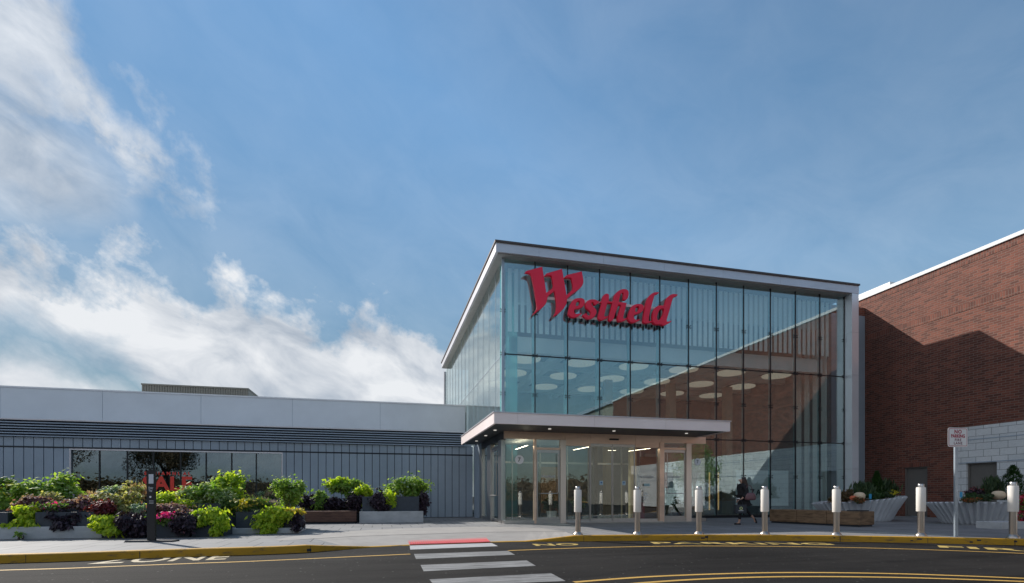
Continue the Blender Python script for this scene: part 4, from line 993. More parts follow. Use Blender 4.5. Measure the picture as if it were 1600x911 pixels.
# ------------------------------------------------------------------ bollards
def make_bollard():
    t = thing('bollard_light', 'x', 'bollard', (0, 0, 0))
    MBp = MB().lathe((0, 0, 0), [(.125, 0), (.125, .015), (.115, .04), (.085, .07), (.072, .085), (.072, .60)], 28)
    part(t, 'steel_post', MBp, M['post_steel'], smooth=True)
    part(t, 'lamp_diffuser', MB().lathe((0, 0, .602), [(.095, 0), (.098, .01), (.098, .57), (.092, .585)], 28), M['lamp_white'], smooth=True)
    part(t, 'steel_cap', MB().lathe((0, 0, 1.188), [(.068, 0), (.070, .07), (.062, .082)], 24), M['steel'], smooth=True)
    for o in t.children:
        m_ = o.modifiers.new('e', 'EDGE_SPLIT'); m_.split_angle = R(40)
    return t
bol = [(903, 836.0, 1.24, 'white and steel bollard light leftmost in the row, in front of the left-hand glass door'),
 (996, 835.5, 1.235, 'bollard light in front of the sliding entrance doors, second from the left'),
 (1092, 835.0, 1.24, 'bollard light in front of the right-hand number seven pane, third from the left'),
 (1195, 835.3, 1.25, 'bollard light just right of the walking woman, at the left end of the wood bench'),
 (1307, 836.6, 1.25, 'bollard light in front of the right end of the dark timber bench'),
 (1439, 837.8, 1.30, 'bollard light in front of the taupe door in the brick wall'),
 (1583, 841.0, 1.33, 'bollard light at the right edge beside the pink flowers')]
proto = make_bollard()
for i, (x, y, h, lb_) in enumerate(bol):
    if i == 0: t = proto
    else:
        t = proto.copy(); C.objects.link(t)
        for ch in proto.children:
            c2 = ch.copy(); C.objects.link(c2); c2.parent = t
    p = G(x, y); t.location = (p.x, p.y, 0); s = h/1.27; t.scale = (s, s, s)
    t['label'] = lb_; t['category'] = 'bollard'; t['group'] = 'bollard lights along the kerb'

# ------------------------------------------------------------------ no parking sign
p = G(1493.5, 838.5)
ns = thing('no_parking_sign', 'white NO PARKING FIRE LANE sign on a galvanised post by the kerb', 'sign', p)
po = MB().box(-.042, -.030, -.02, .02, 0, 2.2).box(.030, .042, -.02, .02, 0, 2.2).box(-.030, .030, -.02, -.012, 0, 2.2)
part(ns, 'post', po, M['galv'], world=False)
X0, X1 = XY(1481, p.y)-p.x, XY(1508, p.y)-p.x; z0, z1 = ZY(1494, 698.5, p.y), ZY(1494, 668.5, p.y)
def rrect(x0, x1, z0, z1, r, y, y2):
    pts = []
    for cx, cz, a0 in ((x1-r, z1-r, 0), (x0+r, z1-r, 90), (x0+r, z0+r, 180), (x1-r, z0+r, 270)):
        for k in range(6):
            a = R(a0+90*k/5); pts.append((cx+r*math.cos(a), cz+r*math.sin(a)))
    n_ = len(pts); return MB().add([(a, y, b) for a, b in pts]+[(a, y2, b) for a, b in pts], [tuple(reversed(range(n_))) if False else tuple(range(n_)), tuple(reversed(range(n_, 2*n_)))]+[(i, n_+i, n_+(i+1) % n_, (i+1) % n_) for i in range(n_)])
ns.rotation_euler = (0, 0, R(-6))
face = part(ns, 'plate', rrect(X0, X1, z0, z1, .05, -.03, -.027), M['sign_white'], world=False)
bd = part(ns, 'border', rrect(X0+.02, X1-.02, z0+.02, z1-.02, .04, -.032, -.0305), M['sign_red'], world=False)
bd = part(ns, 'face', rrect(X0+.032, X1-.032, z0+.032, z1-.032, .032, -.034, -.0325), M['sign_white'], world=False)
W__ = X1-X0; xm = (X0+X1)/2
for s, zf, sz, mt, sp_, xs in (('NO', .70, .125, 'sign_red', 1.15, 1.0), ('PARKING', .485, .112, 'sign_red', 1.0, .84), ('FIRE', .30, .088, 'black', 1.2, 1.), ('LANE', .13, .088, 'black', 1.2, 1.)):
    me = text_mesh(s, sz, 0, .005 if mt == 'sign_red' else .003, xs, 0, sp_)
    me.transform(Matrix.Translation((xm, -.0355, z0+(z1-z0)*zf)) @ Matrix.Rotation(R(90), 4, 'X')); me.materials.clear(); me.materials.append(M['sign_red'] if mt == 'sign_red' else plain('faded_mauve_lettering', (.22, .07, .12), .5))
    o = bpy.data.objects.new('lettering', me); C.objects.link(o); o.parent = ns

# ------------------------------------------------------------------ kiosk totem
p = G(238, 846.5)
ks = thing('kiosk_totem', 'tall black slim information totem on a flat base among the planters', 'kiosk', p, rz=R(-10))
kz = ZY(236, 735, p.y)
bs = MB(); hw = .50
bs.add([(-hw, -.16, 0), (hw, -.16, 0), (hw+.0, .16, 0), (-hw, .16, 0), (-hw+.02, -.13, .035), (hw-.02, -.13, .035), (hw-.02, .13, .035), (-hw+.02, .13, .035)], [(3, 2, 1, 0), (4, 5, 6, 7), (0, 1, 5, 4), (1, 2, 6, 5), (2, 3, 7, 6), (3, 0, 4, 7)])
part(ks, 'base', bs, M['kiosk'], world=False)
kb = MB(); a0, a1 = -.08, .08; t0 = .095
kb.add([(a0, -.05, .035), (a1, -.05, .035), (a1, .01, .035), (a0, .01, .035), (-t0, -.05, kz), (t0-.02, -.05, kz+.01), (t0-.02, .01, kz+.01), (-t0, .01, kz)], [(3, 2, 1, 0), (4, 5, 6, 7), (0, 1, 5, 4), (1, 2, 6, 5), (2, 3, 7, 6), (3, 0, 4, 7)])
part(ks, 'column', kb, M['kiosk'], world=False)
part(ks, 'screen', MB().box(-.045, .055, -.0535, -.051, kz-.29, kz-.085), plain('pale_label_panel', (.62, .64, .70), .4), world=False)
def ktext(s, x, z, size, b=.001):
    me = text_mesh(s, size, 0, b); me.transform(Matrix.Translation((x, -.0535, z)) @ Matrix.Rotation(R(90), 4, 'X')); me.materials.clear(); me.materials.append(bpy.data.materials['white_print'])
    o = bpy.data.objects.new('lettering', me); C.objects.link(o); o.parent = ks
ktext('Stay', 0, kz-.40, .06); ktext('Tip', -.01, kz-.46, .06)
part(ks, 'icon', MB().tube((-.01, -.0545, kz-.58), (-.01, -.051, kz-.58), .022, 12), M['sign_white'], world=False)
li = MB()
for k in range(3): li.box(-.035, .055, -.0535, -.051, kz-.66-.028*k-.008, kz-.66-.028*k)
part(ks, 'text_lines', li, bpy.data.materials['white_print'], world=False)

# ------------------------------------------------------------------ benches, ledges, planters
def boxthing(name, label, cat, x0, x1, y0, y1, z0, z1, mat, group=None, bev=.012):
    o = MB().box(x0, x1, y0, y1, z0, z1).build(name, mat, bevel=bev, base=((x0+x1)/2, (y0+y1)/2, z0)); return tag(o, label, cat, group)
boxthing('concrete_ledge', 'long low concrete ledge under the planters at the far left edge', 'ledge', -13, XY(159, 14.4), 14.4, 15.8, 0, .284, M['concrete'])
boxthing('concrete_ledge', 'low concrete ledge under the dark planters right of the totem', 'ledge', XY(352, 15.0), XY(467, 15.0), 15.0, 16.3, 0, .146, M['concrete'])
boxthing('concrete_ledge', 'pale concrete ledge at the right end of the greenery by the panel wall', 'ledge', XY(561.5, 19.9), XY(661.5, 19.9), 19.9, 21.3, 0, .43, M['concrete'])
def planter(label, x0, x1, Y, dep, z0, z1):
    X0, X1 = XY(x0, Y), XY(x1, Y)
    t = thing('planter_box', label, 'planter', ((X0+X1)/2, Y+dep/2, z0), 'slate planter boxes')
    m_ = MB(); w_ = .025
    m_.box(X0, X1, Y, Y+w_, z0, z1); m_.box(X0, X1, Y+dep-w_, Y+dep, z0, z1); m_.box(X0, X0+w_, Y+w_, Y+dep-w_, z0, z1-.0005); m_.box(X1-w_, X1, Y+w_, Y+dep-w_, z0, z1-.0005)
    part(t, 'box', m_, M['planter'], bevel=.005); part(t, 'soil', MB().box(X0+w_, X1-w_, Y+w_, Y+dep-w_, z0+.02, z1-.04), M['soil']); return t
planter('slate planter box at the far left edge on the concrete ledge', -70, 12, 14.5, .9, .286, .62)
planter('slate planter box with a black trailing vine on the left concrete ledge', 55, 150, 14.5, .9, .286, .62)
planter('tall slate planter box behind the left ledge under green shrubs', -60, 60, 15.9, .9, 0, .86)
planter('tall slate planter box behind the maroon coleus, left part of the beds', 66, 175, 15.9, .9, 0, .86)
planter('low slate planter box on the paving just left of the totem', 162, 225, 14.25, .75, 0, .46)
planter('low slate planter box with magenta flowers just right of the totem', 232, 296, 14.25, .75, 0, .46)
planter('low slate planter box on the paving with a lime vine over its right half', 299.5, 350, 14.25, .75, 0, .46)
planter('tall slate planter box behind the totem under cream leaves', 180, 255, 15.4, .9, 0, .80)
planter('tall slate planter box under the pale variegated shrub right of the totem', 262, 345, 15.4, .9, 0, .80)
planter('slate planter box on the second ledge with lavender flowers', 368.5, 428, 15.2, .8, .148, .575)
planter('narrow slate planter box at the right end of the second ledge', 432, 460, 15.2, .8, .148, .56)
planter('slate planter box behind the second ledge under the small green tree', 356, 470, 16.4, .8, 0, .60)
planter('long slate planter box behind the timber bench by the panel wall', 470, 562, 20.95, .9, 0, .80)
planter('slate planter box on the right-hand pale ledge', 566, 655, 20.1, .9, .432, .98)
# timber bench among the plants
def bench(label, A, B, depth, h, mat, seg):
    A = Vector(A); B = Vector(B); d = (B-A); ln = d.length; rz = math.atan2(d.y, d.x)
    t = thing('timber_bench', label, 'bench', (A.x, A.y, 0), rz=rz)
    part(t, 'base', MB().box(.05, ln-.05, .05, depth-.05, 0, .06), M['panel_dark'], world=False)
    for k in range(seg):
        part(t, 'timber_beam', MB().box(ln*k/seg+.004, ln*(k+1)/seg-.004, 0, depth, .06, h), mat, world=False, bevel=.02)
    return t
bench('dark red-brown timber bench block among the planters by the panel wall', (XY(440, 19.8), 19.8, 0), (XY(557, 19.8), 19.8, 0), .6, .455, M['timber_dark'], 1)
A = G(1202, 816.7); B = G(1343.4, 823.8)
tb = bench('long weathered timber bench right of the walking woman before the glass', A, B, .85, .50, M['timber'], 3)
part(tb, 'seat_strap', MB().box((B-A).length*.86, (B-A).length*.97, .1, .7, .5, .535), M['dark_metal'], world=False)

# ------------------------------------------------------------------ plants
def plant(label, kind, x, y, hw, hh, Y, n, size, mode='up', name='plant', cat='plant', shape='oval', dz=.8, stem=None, trail=None, group=None, seed=None, ground=None, extra=None):
    rng = random.Random(seed if seed is not None else int(x*7+y*13+n))
    X, Z = XY(x, Y), ZY(x, y, Y); sc_ = (ZY(x, y-1, Y)-Z)*(1.2 if Y < 18 else 1.14); n = int(n*1.6); size *= .88
    rad = Vector((hw*sc_, max(.2, min(hw*sc_, hh*sc_*1.3)*dz), hh*sc_))
    zb = max(0, Z-rad.z) if ground is None else ground
    t = thing(name, label, cat, (X, Y, zb), group)
    mbx = MB(); leaves(mbx, (X, Y, Z), rad, int(n*1.5), size, mode, rng, shape)
    if trail:
        for (tx, ty, tw, th, tn) in trail:
            Xt, Zt_ = XY(tx, Y-.1), ZY(tx, ty, Y-.1); leaves(mbx, (Xt, Y-.1, Zt_), Vector((tw*sc_, .16, th*sc_)), tn, size, 'droop', rng, shape)
    part(t, 'foliage', mbx, LM[kind])
    sm_ = MB(); 
    for k in range(7 if not stem else stem):
        q = Vector((rng.uniform(-.5, .5)*rad.x, rng.uniform(-.5, .5)*rad.y, rng.uniform(-.1, .5)*rad.z))
        b0 = Vector((X+rng.uniform(-.12, .12)*rad.x, Y+rng.uniform(-.1, .1), zb)); mid = (b0+Vector((X, Y, Z))+q)/2+Vector((rng.uniform(-.05, .05), 0, .0))
        sm_.tube(b0, mid, .010, 5, .008); sm_.tube(mid, Vector((X, Y, Z))+q, .008, 5, .004)
    part(t, 'stems', sm_, M['bark'])
    if extra:
        kd, ne, se, md = extra; m2 = MB(); leaves(m2, (X, Y-.05, Z+rad.z*.25), Vector((rad.x*.9, rad.y, rad.z*.8)), ne, se, md, rng, 'round' if md == 'up' else 'blade'); part(t, 'flowers', m2, LM[kd])
    return t
P_ = plant
# left beds, back row
P_('yellow-green bush at the far left edge of the planters', 'green', 22, 778, 36, 22, 16.1, 900, .13, extra=('yellow', 90, .10, 'up'))
P_('small dark-leaved green sprig rising at the left picture edge', 'mid', 4, 757, 14, 12, 16.4, 260, .12)
P_('pale grey-green shrub between the left-edge bush and the taller bright shrub', 'variegated', 45, 766, 22, 12, 16.3, 420, .11)
P_('tall bright green broad-leaved shrub in the left planters beside the shop window', 'green', 88, 768, 28, 21, 16.1, 950, .14, extra=('variegated', 110, .12, 'up'))
P_('feathery pale pink flowering plant in front of the dark left window pane', 'pink', 135, 780, 20, 12, 15.9, 520, .08, 'spike', shape='blade', extra=('lavender', 70, .06, 'up'))
P_('thin airy sprigs in front of the shop window left of the totem', 'silver', 180, 768, 16, 10, 15.8, 190, .10, 'up')
P_('tall pale pink and green feathery plant just left of the totem', 'pink', 207, 771, 17, 18, 15.8, 600, .12, 'spike', shape='blade', extra=('cream', 150, .10, 'up'))
P_('cream and olive coleus mound left of the totem', 'cream', 190, 788, 32, 18, 15.1, 1100, .12)
P_('bright yellow-green tall shrub against the shop window right of the SALE lettering', 'chartreuse', 358, 765, 25, 22, 16.3, 950, .13, stem=10, extra=('green', 220, .13, 'up'))
P_('large pale variegated shrub in the middle of the beds below the SALE lettering', 'variegated', 322, 778, 30, 19, 15.7, 1300, .12, stem=10, extra=('green', 350, .13, 'up'))
P_('pink spray of blooms between the totem and the variegated shrub', 'pink', 286, 776, 13, 8, 15.6, 260, .08, 'spike', shape='blade', extra=('magenta', 14, .06, 'up'))
P_('mixed green foliage below the bright tall shrub', 'mid', 350, 792, 26, 14, 15.6, 600, .12)
# front row
P_('lime vine hanging over the left concrete ledge near the picture edge', 'chartreuse', 38, 800, 16, 12, 14.6, 420, .12, 'droop', trail=[(35, 815, 16, 8, 220), (15, 818, 8, 4, 60)], dz=.5)
P_('purple and green coleus behind the left lime vine', 'mauve', 55, 788, 24, 10, 15.0, 480, .10)
P_('pale green sprigs on the left ledge planter among the coleus', 'cream', 72, 782, 20, 12, 15.3, 420, .10)
P_('black-purple vine hanging over the left concrete ledge', 'purple', 101, 806, 23, 11, 14.6, 700, .13, 'droop', trail=[(100, 819, 15, 8, 330)], dz=.5)
P_('magenta petunias on the left ledge above the black-purple vine', 'mid', 82, 792, 18, 6, 14.7, 260, .09, extra=('magenta', 60, .07, 'up'))
P_('dusky maroon coleus just right of the magenta petunias', 'mauve', 122, 786, 22, 8, 14.9, 480, .10)
P_('red coleus at the right end of the left ledge', 'coleus', 158, 796, 17, 13, 14.7, 520, .11)
P_('lime vine spilling to the paving left of the totem', 'chartreuse', 170, 812, 22, 9, 14.2, 560, .13, 'droop', trail=[(170, 822, 22, 14, 520)], dz=.6)
P_('black-purple vine spilling beside the lime one just left of the totem', 'purple', 208, 816, 22, 16, 14.15, 950, .13, 'droop', dz=.6, extra=('magenta', 5, .07, 'up'))
P_('silvery green plant touching the totem on its left', 'silver', 222, 797, 13, 8, 14.7, 280, .10)
P_('rounded chartreuse mound just right of the totem', 'chartreuse', 264, 785, 22, 10, 15.1, 850, .11, dz=1)
P_('mauve coleus with lavender spikes below the chartreuse mound', 'mauve', 268, 797, 28, 8, 14.5, 520, .10, extra=('lavender', 60, .09, 'spike'))
P_('magenta geraniums just right of the totem', 'mid', 260, 809, 18, 8, 14.15, 300, .09, extra=('magenta', 110, .08, 'up'))
P_('dark purple vine right of the magenta geraniums', 'purple', 285, 814, 15, 18, 14.15, 850, .12, 'droop', dz=.6, extra=('mauve', 60, .08, 'up'))
P_('lime vine over the low planter box right of the totem', 'chartreuse', 325, 803, 26, 11, 14.25, 780, .13, 'droop', trail=[(345, 820, 11, 14, 320), (318, 814, 12, 6, 120)], dz=.6)
P_('low yellow and green foliage on the second ledge beside the lavender', 'mid', 388, 790, 22, 9, 15.3, 500, .09, 'spike', shape='blade', extra=('yellow', 150, .10, 'up'))
P_('lavender flower spikes on the second ledge', 'mid', 417, 789, 18, 8, 15.3, 420, .09, 'spike', shape='blade', extra=('lavender', 170, .09, 'spike'))
P_('small open-branched green tree above the second ledge', 'green', 450, 768, 22, 20, 16.8, 700, .13, stem=9, extra=('variegated', 120, .11, 'up'))
P_('lime vine pouring over the second ledge to the paving', 'chartreuse', 424, 803, 24, 11, 15.0, 700, .13, 'droop', trail=[(416, 820, 18, 13, 520)], dz=.6)
P_('golden yellow creeper at the right end of the second ledge', 'yellow', 455, 799, 15, 5, 15.05, 260, .10)
P_('small purple-black vine at the right end of the second ledge', 'purple', 466, 814, 9, 14, 15.0, 460, .11, 'droop', dz=.6)
# right beds
P_('dusky grey-purple plant at the left end behind the timber bench', 'purple', 484, 782, 18, 12, 20.9, 560, .16)
P_('low black-purple vine behind the timber bench middle', 'purple', 524, 787, 22, 10, 20.9, 700, .16)
P_('small green plant rising behind the timber bench left half', 'green', 500, 783, 11, 14, 20.8, 360, .15)
P_('flat-topped lime green little tree behind the timber bench', 'green', 536, 758, 22, 11, 21.1, 700, .16, stem=9, trail=[(548, 770, 12, 10, 220), (535, 788, 10, 7, 120)], extra=('chartreuse', 200, .15, 'up'))
P_('rounded black-purple vine left of the pale right ledge', 'purple', 561, 785, 16, 14, 20.5, 760, .16)
P_('lime vine trailing down the left part of the pale right ledge', 'chartreuse', 572, 768, 14, 11, 20.4, 420, .16, trail=[(577, 785, 8, 14, 240), (580, 806, 7, 6, 120)], dz=.5)
P_('black-purple vine between two lime vines on the pale right ledge', 'purple', 592, 787, 12, 17, 20.1, 700, .15, 'droop', dz=.5)
P_('lime green vine right of the black one on the pale ledge', 'chartreuse', 609, 784, 11, 17, 20.15, 480, .16, 'droop', dz=.5)
P_('large glossy green shrub at the right end of the planters', 'green', 634, 764, 29, 19, 20.7, 1300, .16, stem=10, extra=('silver', 120, .12, 'up'))
P_('purple-black vine at the far right end of the pale ledge', 'purple', 659, 784, 10, 15, 20.2, 560, .15, 'droop', dz=.5)
# weed tufts
P_('tiny green weed against the left concrete ledge', 'green', 32, 835, 4, 3, 14.3, 30, .07, ground=0)

# ------------------------------------------------------------------ fluted bowl planters
def bowl(label, c, rx, ry, h, tilt, rz=0):
    t = thing('bowl_planter', label, 'planter', (c[0], c[1], 0), rz=rz, group='white fluted bowl planters')
    n_ = 288; prof = [(.66, 0), (.69, .06), (.79, .40), (.90, .72), (.985, .96), (1.0, 1.0), (.95, 1.0), (.93, .86)]
    vs = []; fs = []
    for r, z in prof:
        for i in range(n_):
            a = 2*math.pi*i/n_; fl = 1+(.05*math.cos(a*44) if z < .97 and r > .5 else 0)
            zz = z*(h+tilt*math.cos(a)); vs.append((rx*r*fl*math.cos(a), ry*r*fl*math.sin(a), max(0, zz)))
    for k in range(len(prof)-1):
        for i in range(n_): fs.append((k*n_+i, k*n_+(i+1) % n_, (k+1)*n_+(i+1) % n_, (k+1)*n_+i))
    fs.append(tuple(reversed(range(n_))))
    m_ = MB().add(vs, fs); part(t, 'bowl', m_, M['bowl'], world=False, smooth=False)
    s_ = MB(); ring = [(rx*.935*math.cos(2*math.pi*i/n_), ry*.935*math.sin(2*math.pi*i/n_), .92*(h+tilt*math.cos(2*math.pi*i/n_))) for i in range(n_)]
    s_.add(ring, [tuple(range(n_))]); part(t, 'mulch', s_, M['soil'], world=False); return t
bowl('white fluted bowl planter left of the brick wall door, behind the timber bench', (18.75, 17.1), 1.75, 1.1, .86, .15, R(-14))
bowl('white fluted bowl planter in front of the pale block wall behind the street sign', (21.0, 14.2), 1.75, 1.1, .78, .0, R(-14))
def mound(label, kind, x, y, hw, hh, Y, n, size, **k): return plant(label, kind, x, y, hw, hh, Y, n, size, **k)
def conifer(label, x, ytop, ybot, hw, Y):
    X = XY(x, Y); z1 = ZY(x, ytop, Y); z0 = ZY(x, ybot, Y); r = hw*(ZY(x, 0, Y)-ZY(x, 1, Y)); rng = random.Random(int(x))
    t = thing('conifer_shrub', label, 'shrub', (X, Y, z0)); mbx = MB()
    for i in range(3800):
        h = rng.random()**1.3; rr = r*(1-h)**.8*(.55+.5*rng.random())*(1+.15*math.sin(h*30)); a = rng.uniform(0, 6.28)
        p = Vector((X+rr*math.cos(a), Y+rr*math.sin(a), z0+(z1-z0)*h)); t_ = (Vector((math.cos(a), math.sin(a), .9))).normalized(); b = Vector((-math.sin(a), math.cos(a), rng.uniform(-.5, .5))).normalized(); s = rng.uniform(.05, .10)
        mbx.add([p, p+t_*s*.5+b*s*.22, p+t_*s, p+t_*s*.5-b*s*.22], [(0, 1, 2, 3)])
    part(t, 'foliage', mbx, LM['conifer']); part(t, 'trunk', MB().tube((X, Y, z0-.05), (X, Y, z0+(z1-z0)*.8), .03, 6, .01), M['bark']); return t
def gourd(label, x, y, r, Y, mat, sq=.8, name='pumpkin'):
    X, Z = XY(x, Y), ZY(x, y, Y); t = thing(name, label, 'pumpkin', (X, Y, Z-r*sq)); n_ = 32; vs = []; fs = []; m_ = MB()
    K = 12
    for k in range(K+1):
        ph = math.pi*k/K
        for i in range(n_):
            a = 2*math.pi*i/n_; rr = math.sin(ph)*r*(1+.05*abs(math.cos(a*5))-.03); vs.append((X+rr*math.cos(a), Y+rr*math.sin(a), Z-math.cos(ph)*r*sq*(1-.12*math.exp(-(ph-math.pi)**2*8))))
    for k in range(K):
        for i in range(n_): fs.append((k*n_+i, k*n_+(i+1) % n_, (k+1)*n_+(i+1) % n_, (k+1)*n_+i))
    part(t, 'body', m_.add(vs, fs), mat, smooth=True); part(t, 'stalk', MB().tube((X, Y, Z+r*sq*.85), (X+.01, Y, Z+r*sq+.05), .015, 6, .01), M['bark'])
def flag(label, x, y, Y):
    X, Z = XY(x, Y), ZY(x, y, Y); t = thing('plant_tag', label, 'plant tag', (X, Y, Z-.15))
    part(t, 'tag', rrect(X-.06, X+.06, Z-.06, Z+.13, .03, Y, Y+.008), M['blue']); part(t, 'stake', MB().tube((X, Y+.01, Z-.2), (X, Y+.01, Z-.05), .008, 5), M['blue'])
Y1 = 16.6
conifer('small bright conifer in the bowl planter beside the glass pavilion', 1370, 737, 778, 13, 17.0)
mound('spiky dark green grasses around the conifer in the bowl by the pavilion', 'dkgreen', 1368, 768, 44, 12, 17.2, 1400, .34, mode='spike', shape='blade')
mound('dark bronze foliage at the left of the bowl by the pavilion', 'autumn', 1322, 774, 13, 7, 16.8, 420, .12)
mound('brown-green low mound at the left rim of the bowl by the pavilion', 'autumn', 1299, 780, 8, 4, 16.7, 300, .07)
mound('clipped green mound in front of the conifer', 'conifer', 1366, 775, 12, 6, 16.3, 900, .07)
mound('red and orange flowers at the front rim of the bowl by the pavilion', 'orange', 1344, 781, 8, 5, 16.1, 520, .06)
mound('yellow chrysanthemums at the right rim of the bowl by the pavilion', 'dkgreen', 1391, 772, 9, 5, 16.3, 350, .07, extra=('yflower', 260, .05, 'up'))
gourd('cream pumpkin in the bowl by the pavilion', 1343, 775, .20, 16.35, M['gourd'])
gourd('small orange pumpkin in the bowl by the pavilion', 1333, 778, .12, 16.3, M['pumpkin'])
flag('blue plant tag in the bowl by the pavilion', 1360, 777, 16.1)
Y2 = 13.6
conifer('large dark conifer in the bowl behind the street sign at right edge', 1583, 728, 782, 26, 14.4)
mound('dark red-leaved foliage at the back left of the bowl behind the street sign', 'purple', 1522, 768, 18, 7, 14.3, 520, .11, extra=('coleus', 80, .09, 'up'))
mound('spiky grasses in the bowl before the second taupe door', 'dkgreen', 1550, 765, 16, 12, 14.4, 500, .28, mode='spike', shape='blade')
mound('clipped green mound at the left of the bowl behind the street sign', 'conifer', 1517, 776, 13, 6, 13.6, 900, .06)
mound('red and orange flowers at the front of the bowl behind the street sign', 'orange', 1521, 781, 15, 4, 13.3, 700, .055)
mound('blue-green low foliage between the mound and the cream pumpkin', 'dkgreen', 1538, 776, 9, 5, 13.5, 380, .09)
gourd('large cream pumpkin in the bowl behind the street sign', 1560, 773.5, .205, 13.4, M['gourd'], .78)
flag('blue plant tag at the left rim of the bowl behind the street sign', 1502, 774.5, 13.5)
# small block planter with red-pink flowers at the right edge
pb = G(1586, 827)
boxthing('concrete_planter', 'small grey concrete planter block at the right picture edge', 'planter', XY(1565, pb.y), XY(1565, pb.y)+1.3, pb.y, pb.y+.7, 0, .22, M['concrete'])
plant('red-pink flowering plant on the concrete block at the right edge', 'pinkred', 1600, 796, 17, 24, pb.y+.3, 900, .09, ground=.22, extra=('mid', 400, .09, 'up'))

# ------------------------------------------------------------------ walking woman
pc = G(1160, 819.5); HF = 1.66
def skin(name, verts, edges, radii, mat, parent, root=0, sub=2):
    me = bpy.data.meshes.new(name); me.from_pydata([tuple(v) for v in verts], edges, []); o = bpy.data.objects.new(name, me); C.objects.link(o)
    o.modifiers.new('skin', 'SKIN'); lay = me.skin_vertices[0].data
    for i, r in enumerate(radii):
        lay[i].radius = (r, r) if not isinstance(r, tuple) else r; lay[i].use_root = (i == root)
    s = o.modifiers.new('sub', 'SUBSURF'); s.levels = sub; s.render_levels = sub
    dg = bpy.context.evaluated_depsgraph_get(); m2 = bpy.data.meshes.new_from_object(o.evaluated_get(dg)); bpy.data.objects.remove(o)
    m2.polygons.foreach_set('use_smooth', [True]*len(m2.polygons)); m2.materials.clear(); m2.materials.append(mat)
    ob = bpy.data.objects.new(name, m2); C.objects.link(ob)
    if parent: ob.parent = parent
    return ob
# local frame: +X = back (she walks towards -X), Z up
wo = thing('person', 'dark-haired woman in a black coat walking left past the glass, carrying a shopping bag', 'person', (pc.x, pc.y, 0), rz=R(-12))
V = [(.02, 0, .92), (.01, 0, 1.08), (.00, 0, 1.24), (.0, 0, 1.37), (-.01, 0, 1.44), (-.03, 0, 1.53), (-.035, 0, 1.60),
     (.0, -.09, .88), (-.10, -.09, .50), (-.155, -.085, .115), (-.17, -.085, .055), (-.27, -.085, .035),      # front leg (near side, stepping left)
     (.03, .09, .88), (.16, .09, .52), (.42, .09, .25), (.47, .09, .20), (.50, .09, .07),                      # rear leg trailing, toe down
     (.0, -.17, 1.36), (.05, -.21, 1.10), (-.10, -.22, .93), (-.16, -.22, .88),                                # near arm, bent forward holding
     (.0, .17, 1.36), (.06, .20, 1.10), (-.06, .20, .90)]
Ed = [(0, 1), (1, 2), (2, 3), (3, 4), (4, 5), (5, 6), (0, 7), (7, 8), (8, 9), (9, 10), (10, 11), (0, 12), (12, 13), (13, 14), (14, 15), (15, 16), (3, 17), (17, 18), (18, 19), (19, 20), (3, 21), (21, 22), (22, 23)]
Rd = [.13, .115, .13, .09, .048, .085, .075, .085, .058, .036, .035, .022, .085, .058, .036, .033, .022, .05, .042, .030, .026, .05, .042, .03]
body = skin('body', V, Ed, Rd, M['skin'], wo)
hd_ = MB()
# face: nose, eyes, mouth, ear as shallow relief
fn = MB().tube((-.115, 0, 1.56), (-.140, 0, 1.545), .012, 6, .008); fn.tube((-.112, .03, 1.575), (-.118, .03, 1.575), .01, 6); fn.tube((-.112, -.03, 1.575), (-.118, -.03, 1.575), .01, 6)
part(wo, 'face', fn, M['skin'], world=False)
skin('leggings', [(.02, 0, .92), (.0, -.09, .86), (-.10, -.09, .50), (-.148, -.085, .16), (.03, .09, .86), (.16, .09, .52), (.38, .09, .29)], [(0, 1), (1, 2), (2, 3), (0, 4), (4, 5), (5, 6)], [.14, .095, .066, .045, .095, .066, .045], M['coat'], wo)
skin('coat', [(.03, 0, .84), (.02, 0, 1.0), (.01, 0, 1.15), (.0, 0, 1.30), (.0, 0, 1.40), (.0, -.15, 1.37), (.055, -.22, 1.10), (-.09, -.23, .945), (.0, .15, 1.37), (.065, .21, 1.10), (-.05, .21, .93), (.07, 0, .64), (-.015, 0, 1.46)],
     [(0, 1), (1, 2), (2, 3), (3, 4), (3, 5), (5, 6), (6, 7), (3, 8), (8, 9), (9, 10), (0, 11), (4, 12)], [(.215, .20), (.20, .185), (.185, .175), (.18, .17), .12, .105, .082, .065, .105, .082, .065, (.24, .24), .07], M['coat'], wo)
skin('hair', [(-.01, 0, 1.62), (.03, 0, 1.57), (.06, 0, 1.46), (.10, 0, 1.33), (.13, 0, 1.20)], [(0, 1), (1, 2), (2, 3), (3, 4)], [.10, .118, .12, .115, .07], M['hair'], wo)
# hand: palm with fingers
def hand(parent, w0, dirv):
    w0 = Vector(w0); d = Vector(dirv).normalized(); side_ = Vector((0, 1, 0)); mbh = []
    Vh = [w0, w0+d*.05]; Eh = [(0, 1)]; Rh = [.024, .03]
    for k, ln in enumerate((.055, .065, .06, .048)):
        b = w0+d*.07+side_*(-.027+.018*k); i = len(Vh); Vh += [b, b+d*ln*.6+Vector((0, 0, -.01)), b+d*ln*.8+Vector((0, 0, -.035))]; Eh += [(1, i), (i, i+1), (i+1, i+2)]; Rh += [.010, .009, .008]
    i = len(Vh); Vh += [w0+d*.03+side_*.03, w0+d*.06+side_*.045+Vector((0, 0, .01))]; Eh += [(1, i), (i, i+1)]; Rh += [.011, .009]
    return skin('hand', Vh, Eh, Rh, M['skin'], parent, sub=1)
hand(wo, (-.16, -.22, .885), (-.9, 0, -.35)); hand(wo, (-.06, .20, .90), (-.4, 0, -.9))
sh_ = MB()
sh_.lathe((0, 0, 0), [(.045, 0), (.045, .05)], 14, sx=2.6); sh_.v = [(-.215+a, -.085+b, .0+c_) for a, b, c_ in sh_.v]
